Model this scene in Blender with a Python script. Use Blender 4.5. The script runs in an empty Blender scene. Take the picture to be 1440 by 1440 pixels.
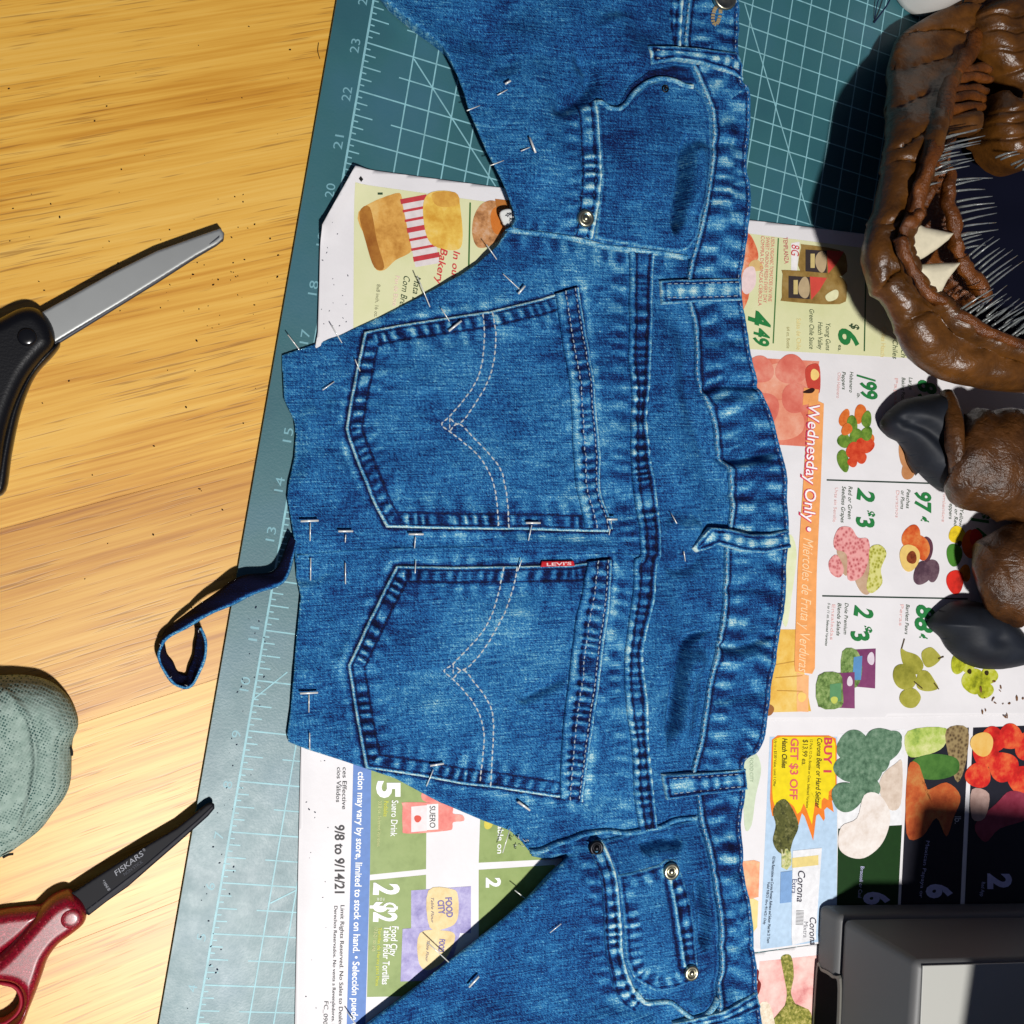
import bpy, bmesh, math, random
import numpy as np
from mathutils import Matrix, Vector
random.seed(7)
rng = np.random.default_rng(7)
scene = bpy.context.scene
COL = scene.collection
INCH = 0.0254

# ------------------------------------------------------------------ camera
CAM = np.array([-4.11625, 13.06329, 24.08707]) * INCH + np.array([0, 0, 0.003])
RM = np.array([[0.92379588, 0.16184883, 0.34699586],
               [0.16675094, -0.98587080, 0.01590278],
               [0.34466693, 0.04317096, -0.93773183]])
F = 1700.0
cd = bpy.data.cameras.new("camera")
cam = bpy.data.objects.new("camera", cd)
COL.objects.link(cam)
m = Matrix.Identity(4)
for i in range(3):
    m[i][0] = RM[0][i]; m[i][1] = -RM[1][i]; m[i][2] = -RM[2][i]; m[i][3] = CAM[i]
cam.matrix_world = m
cd.sensor_width = 36; cd.lens = 36 * F / 1440
cd.clip_start = 0.01; cd.clip_end = 50
scene.camera = cam

# ------------------------------------------------------------------ world and lamps
w = bpy.data.worlds.new("World"); scene.world = w; w.use_nodes = True
bg = w.node_tree.nodes["Background"]
bg.inputs[0].default_value = (0.30, 0.36, 0.62, 1)
bg.inputs[1].default_value = 0.135
ld = bpy.data.lights.new("ceiling_lamp", 'POINT')
ld.energy = 114; ld.color = (1.0, 0.975, 0.945); ld.shadow_soft_size = 0.044
lamp = bpy.data.objects.new("ceiling_lamp", ld); COL.objects.link(lamp)
lamp.location = (8.7 * INCH, -10.8 * INCH, 55 * INCH)
scene.view_settings.view_transform = 'Standard'
scene.view_settings.look = 'None'
scene.view_settings.exposure = 0.0
scene.view_settings.gamma = 1.0
scene.view_settings.use_curve_mapping = False
scene.cycles.max_bounces = 6

# ------------------------------------------------------------------ measuring helpers
MAT_Z = 0.003
def P(px, py, z=MAT_Z):
    """photo measurement -> point on the horizontal plane at height z (metres)"""
    px = np.asarray(px, float); py = np.asarray(py, float)
    d = np.stack([(px - 720) / F, (py - 720) / F, np.ones_like(px)], -1) @ RM
    t = (np.asarray(z) - CAM[2]) / d[..., 2]
    return CAM + d * t[..., None]
def lin(c):
    c = c / 255.0
    return c / 12.92 if c <= 0.04045 else ((c + 0.055) / 1.055) ** 2.4
def S(r, g, b): return (lin(r), lin(g), lin(b), 1.0)
def catmull(pts, n=8, closed=False):
    p = np.asarray(pts, float); N = len(p); out = []
    seg = N if closed else N - 1
    for i in range(seg):
        if closed: a, b, c, d = p[(i-1) % N], p[i], p[(i+1) % N], p[(i+2) % N]
        else: a, b, c, d = p[max(i-1, 0)], p[i], p[i+1], p[min(i+2, N-1)]
        for k in range(n):
            t = k / n
            out.append(0.5*((2*b)+(-a+c)*t+(2*a-5*b+4*c-d)*t*t+(-a+3*b-3*c+d)*t**3))
    if not closed: out.append(p[-1])
    return np.array(out)
def resample(p, step):
    p = np.asarray(p, float)
    L = np.r_[0, np.cumsum(np.linalg.norm(np.diff(p, axis=0), axis=1))]
    n = max(2, int(round(L[-1] / step)) + 1)
    s = np.linspace(0, L[-1], n)
    return np.stack([np.interp(s, L, p[:, k]) for k in range(p.shape[1])], 1)
_lat = {}
def vnoise(x, y, sc, seed=0):
    if seed not in _lat: _lat[seed] = np.random.default_rng(seed + 100).random((256, 256))
    g = _lat[seed]; x = np.asarray(x) / sc + 40; y = np.asarray(y) / sc + 40
    xi = np.floor(x).astype(int); yi = np.floor(y).astype(int)
    fx = x - xi; fy = y - yi; fx = fx*fx*(3-2*fx); fy = fy*fy*(3-2*fy)
    a = g[xi % 256, yi % 256]; b = g[(xi+1) % 256, yi % 256]
    c = g[xi % 256, (yi+1) % 256]; d = g[(xi+1) % 256, (yi+1) % 256]
    return (a*(1-fx)+b*fx)*(1-fy)+(c*(1-fx)+d*fx)*fy - 0.5
def pdist(X, Y, line, closed=False):
    """distance to a polyline, arc length at the foot, foot point"""
    L = np.asarray(line, float)
    if closed: L = np.vstack([L, L[:1]])
    D = np.full(X.shape, 1e9); Sx = np.zeros(X.shape); FX = X.copy(); FY = Y.copy(); acc = 0
    for a, b in zip(L[:-1], L[1:]):
        v = b - a; l2 = v @ v
        if l2 < 1e-9: continue
        t = np.clip(((X-a[0])*v[0]+(Y-a[1])*v[1])/l2, 0, 1)
        fx = a[0]+t*v[0]; fy = a[1]+t*v[1]
        d = np.hypot(X-fx, Y-fy); k = d < D
        D[k] = d[k]; FX[k] = fx[k]; FY[k] = fy[k]; l = math.sqrt(l2)
        Sx[k] = acc + t[k]*l; acc += l
    return D, Sx, FX, FY
def inside(X, Y, poly):
    c = np.zeros(X.shape, bool); p = np.asarray(poly); q = np.roll(p, -1, 0)
    for a, b in zip(p, q):
        if a[1] == b[1]: continue
        k = ((a[1] > Y) != (b[1] > Y)) & (X < (b[0]-a[0])*(Y-a[1])/(b[1]-a[1])+a[0])
        c ^= k
    return c
def inset(poly, d):
    """closed polygon moved inwards by d (photo px)"""
    p = np.asarray(poly, float); q = np.roll(p, -1, 0); r = np.roll(p, 1, 0)
    area = 0.5*np.sum(p[:, 0]*q[:, 1]-q[:, 0]*p[:, 1]); sg = 1 if area > 0 else -1
    e1 = p-r; e2 = q-p
    e1 /= np.linalg.norm(e1, axis=1)[:, None]; e2 /= np.linalg.norm(e2, axis=1)[:, None]
    n1 = np.stack([-e1[:, 1], e1[:, 0]], 1)*sg; n2 = np.stack([-e2[:, 1], e2[:, 0]], 1)*sg
    b = n1+n2; b /= np.linalg.norm(b, axis=1)[:, None]
    return p + b*(d/np.maximum((b*n1).sum(1), 0.35))[:, None]

# ------------------------------------------------------------------ object helpers
def tag(o, label=None, cat=None, group=None, kind=None):
    if label: o["label"] = label
    if cat: o["category"] = cat
    if group: o["group"] = group
    if kind: o["kind"] = kind
    return o
def thing(name, label, cat, loc, group=None):
    o = bpy.data.objects.new(name, None); COL.objects.link(o)
    o.location = Vector(loc); o.empty_display_size = 0.02
    return tag(o, label, cat, group)
def root_matrix(o):
    return Matrix.Translation(o.location) if o.parent is None else Matrix.Identity(4)
def mesh(name, V, Fc, mat, parent=None, smooth=True, wear=None):
    me = bpy.data.meshes.new(name)
    V = np.asarray(V, float)
    if isinstance(Fc, np.ndarray) and Fc.shape[1] in (3, 4):
        k = Fc.shape[1]; n = len(Fc)
        me.vertices.add(len(V)); me.vertices.foreach_set("co", V.ravel())
        me.loops.add(n*k); me.loops.foreach_set("vertex_index", Fc.astype(np.int32).ravel())
        me.polygons.add(n); me.polygons.foreach_set("loop_start", np.arange(0, n*k, k, dtype=np.int32))
        me.update(calc_edges=True)
    else:
        me.from_pydata([tuple(v) for v in V], [], [tuple(int(i) for i in f) for f in Fc])
    if smooth: me.polygons.foreach_set("use_smooth", np.ones(len(me.polygons), bool))
    if wear is not None:
        at = me.attributes.new("wear", 'FLOAT_COLOR', 'POINT')
        at.data.foreach_set("color", np.asarray(wear, np.float32).ravel())
    me.materials.append(mat); me.validate()
    o = bpy.data.objects.new(name, me); COL.objects.link(o)
    if parent is not None: adopt(o, parent)
    return o
def adopt(o, parent):
    o.parent = parent
    top = parent
    while top.parent is not None: top = top.parent
    if top.type == 'EMPTY': o.matrix_parent_inverse = Matrix.Translation(top.location).inverted() if parent is top else Matrix.Identity(4)
    return o
def cloth(name, poly, hf, mat, parent=None, step=2.0, skirt=3.0, rim=3.0, rimdrop=0.8, zplane=0.011, wear_shade_f=None, zbase=MAT_Z, floor=None, under=0.0, smooth=True):
    """a piece cut to the outline `poly` (photo px measured at height zplane), surface at zbase+hf (mm), with thickness"""
    poly = np.asarray(poly, float)
    x0, y0 = np.floor(poly.min(0)/step-1)*step; x1, y1 = np.ceil(poly.max(0)/step+1)*step
    gx = np.arange(x0, x1+step/2, step); gy = np.arange(y0, y1+step/2, step)
    X, Y = np.meshgrid(gx, gy); nx = len(gx); ny = len(gy)
    ins = inside(X, Y, poly)
    cell = ins[:-1, :-1] | ins[1:, :-1] | ins[:-1, 1:] | ins[1:, 1:]
    idx = np.arange(nx*ny).reshape(ny, nx)
    Q = np.stack([idx[1:, :-1][cell], idx[1:, 1:][cell], idx[:-1, 1:][cell], idx[:-1, :-1][cell]], 1)
    used = np.unique(Q); remap = np.full(nx*ny, -1); remap[used] = np.arange(len(used)); Q = remap[Q]
    x = X.ravel()[used]; y = Y.ravel()[used]; isin = ins.ravel()[used]
    d, s, fx, fy = pdist(x, y, poly, True)
    x = np.where(isin, x, fx); y = np.where(isin, y, fy); d = np.where(isin, d, 0)
    z = hf(x, y, d)
    if rim > 0:
        r = np.clip(1-d/rim, 0, 1); z = z-rimdrop*(1-np.sqrt(np.clip(1-r*r, 0, 1)))
    V = P(x, y, np.full(x.shape, zplane)); V[:, 2] = zbase+z/1000
    W = wear_shade_f(x, y, d) if wear_shade_f else None
    # rim edges -> skirt
    E = np.concatenate([Q[:, [0, 1]], Q[:, [1, 2]], Q[:, [2, 3]], Q[:, [3, 0]]])
    key = np.sort(E, 1); kk = key[:, 0]*len(V)+key[:, 1]
    u, inv, cnt = np.unique(kk, return_inverse=True, return_counts=True)
    B = E[cnt[inv] == 1]
    bv = np.unique(B); lo = V[bv].copy()
    if floor is not None: lo[:, 2] = np.minimum(zbase+floor/1000, lo[:, 2]-0.0003)
    else: lo[:, 2] -= skirt/1000
    if under:
        c = V.mean(0); dv = c[:2]-lo[:, :2]; lo[:, :2] += dv/np.linalg.norm(dv, axis=1)[:, None]*under/1000
    m2 = np.full(len(V), -1); m2[bv] = np.arange(len(bv))+len(V)
    SK = np.stack([B[:, 1], B[:, 0], m2[B[:, 0]], m2[B[:, 1]]], 1)
    V2 = np.vstack([V, lo]); Q2 = np.vstack([Q, SK])
    if W is not None: W = np.vstack([W, W[bv]])
    return mesh(name, V2, Q2, mat, parent, smooth, W)
def loft(name, stations, mat, parent=None, n=16, bump=0, seed=0, cap=True, sub=6, flat=1.0):
    """stations: (x,y,z,r[,rz]) in metres -> tapered tube"""
    st = np.array([(*s, s[3]*flat) if len(s) == 4 else s for s in stations], float)
    st = catmull(st, sub)
    V = []; Fc = []; N = len(st)
    T = np.gradient(st[:, :3], axis=0)
    for i in range(N):
        t = T[i]/(np.linalg.norm(T[i])+1e-12)
        up = np.array([0, 0, 1.0]); sd = np.cross(t, up); l = np.linalg.norm(sd)
        sd = sd/l if l > 1e-3 else np.array([1.0, 0, 0]); up = np.cross(sd, t)
        for k in range(n):
            a = 2*math.pi*k/n
            nz = 1+bump*float(vnoise(np.array(i*3.0), np.array(k*3.0 % (3*n)), 7, seed))
            V.append(st[i, :3]+(sd*math.cos(a)*max(st[i, 3], 1e-5)+up*math.sin(a)*max(st[i, 4], 1e-5))*nz)
    for i in range(N-1):
        for k in range(n):
            Fc.append((i*n+k, i*n+(k+1) % n, (i+1)*n+(k+1) % n, (i+1)*n+k))
    if cap:
        Fc.append(tuple(range(n))[::-1]); Fc.append(tuple((N-1)*n+k for k in range(n)))
    return mesh(name, V, Fc, mat, parent)

# ------------------------------------------------------------------ materials
def newmat(name):
    mt = bpy.data.materials.new(name); mt.use_nodes = True
    nt = mt.node_tree; return mt, nt, nt.nodes["Principled BSDF"]
def N(nt, t, **kw):
    n = nt.nodes.new(t)
    for k, v in kw.items():
        if k in n.inputs: n.inputs[k].default_value = v
        else: setattr(n, k, v)
    return n
def ramp(nt, stops, src):
    r = nt.nodes.new("ShaderNodeValToRGB"); e = r.color_ramp.elements
    while len(e) < len(stops): e.new(0.5)
    for el, (p, c) in zip(e, stops): el.position = p; el.color = c
    nt.links.new(src, r.inputs[0]); return r
def coords(nt, scale=(1, 1, 1), rot=0.0):
    tc = nt.nodes.new("ShaderNodeTexCoord"); mp = nt.nodes.new("ShaderNodeMapping")
    mp.vector_type = 'POINT'
    mp.inputs["Scale"].default_value = scale; 
    r = nt.nodes.new("ShaderNodeVectorRotate"); r.rotation_type = 'Z_AXIS'; r.inputs["Angle"].default_value = rot
    nt.links.new(tc.outputs["Object"], r.inputs["Vector"]); nt.links.new(r.outputs[0], mp.inputs["Vector"])
    return mp.outputs[0]
def noise(nt, vec, scale, detail=3, rough=0.5):
    n = nt.nodes.new("ShaderNodeTexNoise"); n.inputs["Scale"].default_value = scale
    n.inputs["Detail"].default_value = detail; n.inputs["Roughness"].default_value = rough
    nt.links.new(vec, n.inputs["Vector"]); return n.outputs["Fac"]
def math_(nt, op, a, b=None, clamp=False):
    n = nt.nodes.new("ShaderNodeMath"); n.operation = op; n.use_clamp = clamp
    for i, v in enumerate((a, b)):
        if v is None: continue
        if isinstance(v, (int, float)): n.inputs[i].default_value = v
        else: nt.links.new(v, n.inputs[i])
    return n.outputs[0]
def bumpn(nt, bsdf, h, strength=0.3, dist=0.0005):
    b = nt.nodes.new("ShaderNodeBump"); b.inputs["Strength"].default_value = strength; b.inputs["Distance"].default_value = dist
    nt.links.new(h, b.inputs["Height"]); nt.links.new(b.outputs[0], bsdf.inputs["Normal"])
_pl = {}
def plain(name, c, rough=0.5, metal=0.0, spec=0.4, var=0.0, vs=60, bump=0.0, bs=400, coat=0.0):
    if name in _pl: return _pl[name]
    mt, nt, b = newmat(name)
    b.inputs["Base Color"].default_value = c; b.inputs["Roughness"].default_value = rough
    b.inputs["Metallic"].default_value = metal; b.inputs["Specular IOR Level"].default_value = spec
    if coat: b.inputs["Coat Weight"].default_value = coat; b.inputs["Coat Roughness"].default_value = 0.15
    v = coords(nt)
    if var:
        f = noise(nt, v, vs, 4)
        lo = tuple(x*(1-var) for x in c[:3])+(1,); hi = tuple(min(1, x*(1+var)) for x in c[:3])+(1,)
        r = ramp(nt, [(0.3, lo), (0.7, hi)], f); nt.links.new(r.outputs[0], b.inputs["Base Color"])
    if bump: bumpn(nt, b, noise(nt, v, bs, 4), bump, 0.0006)
    _pl[name] = mt; return mt
def picture(name, cols, scale=150, kind='noise', rough=0.45):
    """printed photograph: ink colours mixed by a procedural pattern"""
    if name in _pl: return _pl[name]
    mt, nt, b = newmat(name); v = coords(nt)
    if kind == 'noise': f = noise(nt, v, scale, 7, 0.68)
    else:
        n = nt.nodes.new("ShaderNodeTexVoronoi"); n.inputs["Scale"].default_value = scale
        nt.links.new(v, n.inputs["Vector"]); f = n.outputs["Distance"]
        f = math_(nt, 'MULTIPLY', f, 1.1)
    k = len(cols); lo, hi = (0.32, 0.68) if kind == 'noise' else (0.05, 0.75)
    r = ramp(nt, [(lo+(hi-lo)*i/(k-1), S(*c)) for i, c in enumerate(cols)], f)
    nt.links.new(r.outputs[0], b.inputs["Base Color"])
    b.inputs["Roughness"].default_value = rough; b.inputs["Specular IOR Level"].default_value = 0.3
    _pl[name] = mt; return mt
def ink(c, name=None): return plain(name or "ink_%d_%d_%d" % c, S(*c), 0.5, spec=0.25, var=0.08, vs=300)

# ================================================================== table
def wood_mat():
    mt, nt, b = newmat("oiled_oak")
    ang = GRAIN
    g1 = noise(nt, coords(nt, (8, 260, 1), ang), 1.0, 5, 0.6)
    g2 = noise(nt, coords(nt, (2.2, 17, 1), ang), 1.0, 4, 0.55)
    g3 = noise(nt, coords(nt, (60, 900, 1), ang), 1.0, 2, 0.5)
    oi = nt.nodes.new("ShaderNodeObjectInfo")
    g4 = noise(nt, coords(nt, (5, 620, 1), ang), 1.0, 3, 0.55)
    t = math_(nt, 'ADD', math_(nt, 'MULTIPLY', g1, 0.36), math_(nt, 'MULTIPLY', g2, 0.42)); t = math_(nt, 'ADD', t, math_(nt, 'MULTIPLY', g4, 0.22))
    c = ramp(nt, [(0.33, S(156, 94, 20)), (0.44, S(202, 144, 44)), (0.53, S(220, 170, 70)), (0.66, S(230, 188, 96))], t)
    tint = N(nt, "ShaderNodeMixRGB", blend_type='MULTIPLY'); tint.inputs[0].default_value = 1
    nt.links.new(c.outputs[0], tint.inputs[1]); nt.links.new(oi.outputs["Color"], tint.inputs[2])
    # open pores: short dark dashes along the grain
    pz = noise(nt, coords(nt, (24, 760, 1), ang), 1.0, 2, 0.6)
    pm = noise(nt, coords(nt, (9, 30, 1), ang), 1.0, 2, 0.5)
    pf = math_(nt, 'ADD', pz, math_(nt, 'MULTIPLY', pm, 0.35))
    pr = ramp(nt, [(0.765, (0, 0, 0, 1)), (0.85, (1, 1, 1, 1))], pf)
    mx = N(nt, "ShaderNodeMixRGB"); nt.links.new(math_(nt, 'MULTIPLY', pr.outputs[0], 0.45), mx.inputs[0])
    nt.links.new(tint.outputs[0], mx.inputs[1]); mx.inputs[2].default_value = S(105, 52, 12)
    nt.links.new(mx.outputs[0], b.inputs["Base Color"])
    b.inputs["Roughness"].default_value = 0.43; b.inputs["Specular IOR Level"].default_value = 0.66
    h = math_(nt, 'SUBTRACT', math_(nt, 'MULTIPLY', g3, 0.5), pr.outputs[0])
    bumpn(nt, b, h, 0.12, 0.0002)
    return mt
ga = P(0, 744, 0.0); gb = P(317, 950-290*1.0, 0.0)
seam1 = (P(0, 744, 0.0), P(167, 700, 0.0)); seam2 = (P(114, 1017, 0.0), P(317, 950, 0.0))
gd = (seam2[1]-seam2[0])[:2]; gd /= np.linalg.norm(gd)
GRAIN = -math.atan2(gd[1], gd[0])
WOOD = wood_mat()
gn = np.array([-gd[1], gd[0]])
offs = [seam1[0][:2] @ gn, seam2[0][:2] @ gn]
pw = offs[0]-offs[1]
cuts = [offs[1]-2*pw, offs[1]-pw, offs[1], offs[0], offs[0]+pw*3.4, offs[0]+pw*4.6]
table = thing("table", "honey coloured oak plank table top under everything", "table", (0.2, 0.35, 0), None)
table["kind"] = "structure"
tints = [(0.95, 0.93, 0.9, 1), (1.0, 1.0, 1.02, 1), (1.06, 1.05, 1.06, 1), (0.93, 0.88, 0.82, 1), (1.0, 0.98, 0.93, 1), (0.97, 0.92, 0.85, 1)]
tints = [(0.97, 0.95, 0.92, 1), (1.05, 1.04, 1.05, 1), (0.92, 0.86, 0.78, 1), (1.02, 0.99, 0.92, 1), (0.95, 0.89, 0.8, 1), (0.9, 0.85, 0.75, 1)]
for i, (a, b_) in enumerate(zip(cuts[:-1], cuts[1:])):
    bm = bmesh.new()
    g = 0.00005
    pts = [gd*(-0.75)+gn*(a+g), gd*1.15+gn*(a+g), gd*1.15+gn*(b_-g), gd*(-0.75)+gn*(b_-g)]
    lo = [bm.verts.new((*p, -0.022)) for p in pts]; hi = [bm.verts.new((*p, 0)) for p in pts]
    bm.faces.new(hi); bm.faces.new(lo[::-1])
    for k in range(4): bm.faces.new((lo[k], lo[(k+1) % 4], hi[(k+1) % 4], hi[k]))
    bmesh.ops.bevel(bm, geom=[e for e in bm.edges if all(v.co.z > -0.001 for v in e.verts)], offset=0.00015, segments=2, affect='EDGES')
    me = bpy.data.meshes.new("plank"); bm.to_mesh(me); bm.free(); me.materials.append(WOOD)
    o = bpy.data.objects.new("plank", me); COL.objects.link(o); adopt(o, table); o.color = tints[i]

# ================================================================== cutting mat
def mat_mat():
    mt, nt, b = newmat("mat_vinyl"); v = coords(nt)
    f = noise(nt, v, 14, 4); f2 = noise(nt, v, 900, 2); f3 = noise(nt, v, 90, 4, 0.7)
    r = ramp(nt, [(0.32, S(42, 90, 100)), (0.5, S(48, 99, 106)), (0.68, S(54, 102, 117))], f)
    dk = ramp(nt, [(0.66, (0, 0, 0, 1)), (0.78, (1, 1, 1, 1))], f3)
    mx = N(nt, "ShaderNodeMixRGB"); nt.links.new(math_(nt, 'MULTIPLY', dk.outputs[0], 0.35), mx.inputs[0])
    nt.links.new(r.outputs[0], mx.inputs[1]); mx.inputs[2].default_value = S(38, 62, 66)
    nt.links.new(mx.outputs[0], b.inputs["Base Color"])
    b.inputs["Specular IOR Level"].default_value = 0.66
    rr = ramp(nt, [(0.3, (0.41, 0.41, 0.41, 1)), (0.7, (0.47, 0.47, 0.47, 1))], f3)
    nt.links.new(rr.outputs[0], b.inputs["Roughness"])
    bumpn(nt, b, f2, 0.25, 0.0002)
    return mt
MAT = mat_mat()
LINE = plain("mat_print_cyan", S(132, 182, 190), 0.45, spec=0.4, var=0.15, vs=200)
cm = thing("cutting_mat", "teal self-healing cutting mat with pale inch grid under the flyers and jeans", "cutting mat", (8*INCH, 15*INCH, 0))
bm = bmesh.new()
u0, u1, v0, v1 = -0.72, 25.0, -1.0, 37.0
def rr_pts(r=0.25):
    out = []
    for cx, cy, a0 in ((u1-r, v0+r, -90), (u1-r, v1-r, 0), (u0+r, v1-r, 90), (u0+r, v0+r, 180)):
        for k in range(5):
            a = math.radians(a0+22.5*k); out.append(((cx+r*math.cos(a))*INCH, (cy+r*math.sin(a))*INCH))
    return out
rp = rr_pts()
lo = [bm.verts.new((*p, 0.0)) for p in rp]; hi = [bm.verts.new((*p, MAT_Z)) for p in rp]
bm.faces.new(hi); bm.faces.new(lo[::-1]); n_ = len(rp)
for k in range(n_): bm.faces.new((lo[k], lo[(k+1) % n_], hi[(k+1) % n_], hi[k]))
me = bpy.data.meshes.new("mat_sheet"); bm.to_mesh(me); bm.free(); me.materials.append(MAT)
o = bpy.data.objects.new("mat_sheet", me); COL.objects.link(o); adopt(o, cm)
class Strips:
    def __init__(s): s.V = []; s.F = []
    def seg(s, a, b, wd, z):
        a = np.array(a, float); b = np.array(b, float); d = b-a; d /= np.linalg.norm(d); n = np.array([-d[1], d[0]])*wd/2
        i = len(s.V)
        for p in (a-n, b-n, b+n, a+n): s.V.append((p[0]*INCH, p[1]*INCH, z))
        s.F.append((i, i+1, i+2, i+3))
    def build(s, name, mat, parent): return mesh(name, s.V, s.F, mat, parent, smooth=False)
zl = MAT_Z+0.00008
g = Strips(); t = Strips()
LW = 0.029
t.seg((0, 0), (0, 36), LW*1.5, zl)
for k in range(0, 36*8+1):
    v = k/8
    if k % 8 == 0: continue
    ln = 0.39 if k % 4 == 0 else (0.24 if k % 2 == 0 else 0.11)
    t.seg((0.02, v), (ln, v), LW*0.9, zl)
for v in range(0, 37): g.seg((0.02, v), (24, v), LW, zl)
for k in range(0, 72): 
    if k % 2: g.seg((0.78, k/2), (24, k/2), LW*0.9, zl)
for k in range(2, 49): g.seg((k/2, 0), (k/2, 36), LW, zl+0.00004)
# diagonal guide lines, fitted to the crossings seen in the photograph
def uv(px, py):
    q = P(px, py, MAT_Z); return q[:2]/INCH
for a, b_ in (((1047, 5), (1140, 315)), ((582, 83), (705, 275)), ((354, 985), (404, 945)), ((380, 1270), (416, 1252))):
    A = uv(*a); B = uv(*b_); g.seg(A, B, LW, zl+0.00008)
t.build("ruler_ticks", LINE, cm); g.build("grid_lines", LINE, cm)
_tc = {}
def glyphs(s, shear=0.0, bold=0.0):
    k = (s, shear, bold)
    if k in _tc: return _tc[k]
    c = bpy.data.curves.new("lettering_tmp", 'FONT'); c.body = s; c.shear = shear; c.offset = bold; c.resolution_u = 3; c.size = 1
    o = bpy.data.objects.new("lettering_tmp", c); COL.objects.link(o)
    dg = bpy.context.evaluated_depsgraph_get(); dg.update()
    me = bpy.data.meshes.new_from_object(o.evaluated_get(dg))
    V = np.zeros(len(me.vertices)*3); me.vertices.foreach_get("co", V); V = V.reshape(-1, 3)
    Fc = [tuple(p.vertices) for p in me.polygons]
    bpy.data.objects.remove(o); bpy.data.curves.remove(c); bpy.data.meshes.remove(me)
    _tc[k] = (V, Fc); return V, Fc
def lettering(s, p0, p1, h, mat, parent, zf, layer=3, shear=0.0, bold=0.0, name="lettering", zplane=None):
    """text from photo point p0 to p1 along its baseline, cap height h px, printed on surface zf(px,py)->metres"""
    V, Fc = glyphs(s, shear, bold)
    if len(V) == 0: return
    x = V[:, 0]; y = V[:, 1]
    capV = glyphs("H", 0, bold)[0]; cap = capV[:, 1].max()
    a = np.array(p0, float); b = np.array(p1, float); d = b-a; L = np.linalg.norm(d); e = d/L; up = np.array([e[1], -e[0]])
    tx = (x-x.min())/(x.max()-x.min())*L
    px = a[0]+e[0]*tx+up[0]*y/cap*h; py = a[1]+e[1]*tx+up[1]*y/cap*h
    z = zf(px, py)
    W = P(px, py, np.full(px.shape, zplane if zplane else np.mean(z))); W[:, 2] = z+layer*0.00007
    return mesh(name, W, Fc, mat, parent, smooth=False)
NUM = plain("mat_print_number", S(118, 166, 176), 0.45, spec=0.4)
flatz = lambda px, py: np.full(np.shape(px), MAT_Z)
for v in range(1, 25):
    W_ = RM @ (np.array([0*INCH, v*INCH, MAT_Z])-CAM); q = 720+F*W_[:2]/W_[2]
    if not -60 < q[1] < 1500: continue
    # numbers stand beside the ruler line and read upwards
    ww = 20 if v > 9 else 10.5
    c = q+np.array([-9.5, 6.0]); dirv = np.array([0.17, -0.985])
    lettering(str(v), c-dirv*ww/2, c+dirv*ww/2, 12.5, NUM, cm, flatz, layer=1, name="numeral")

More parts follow.
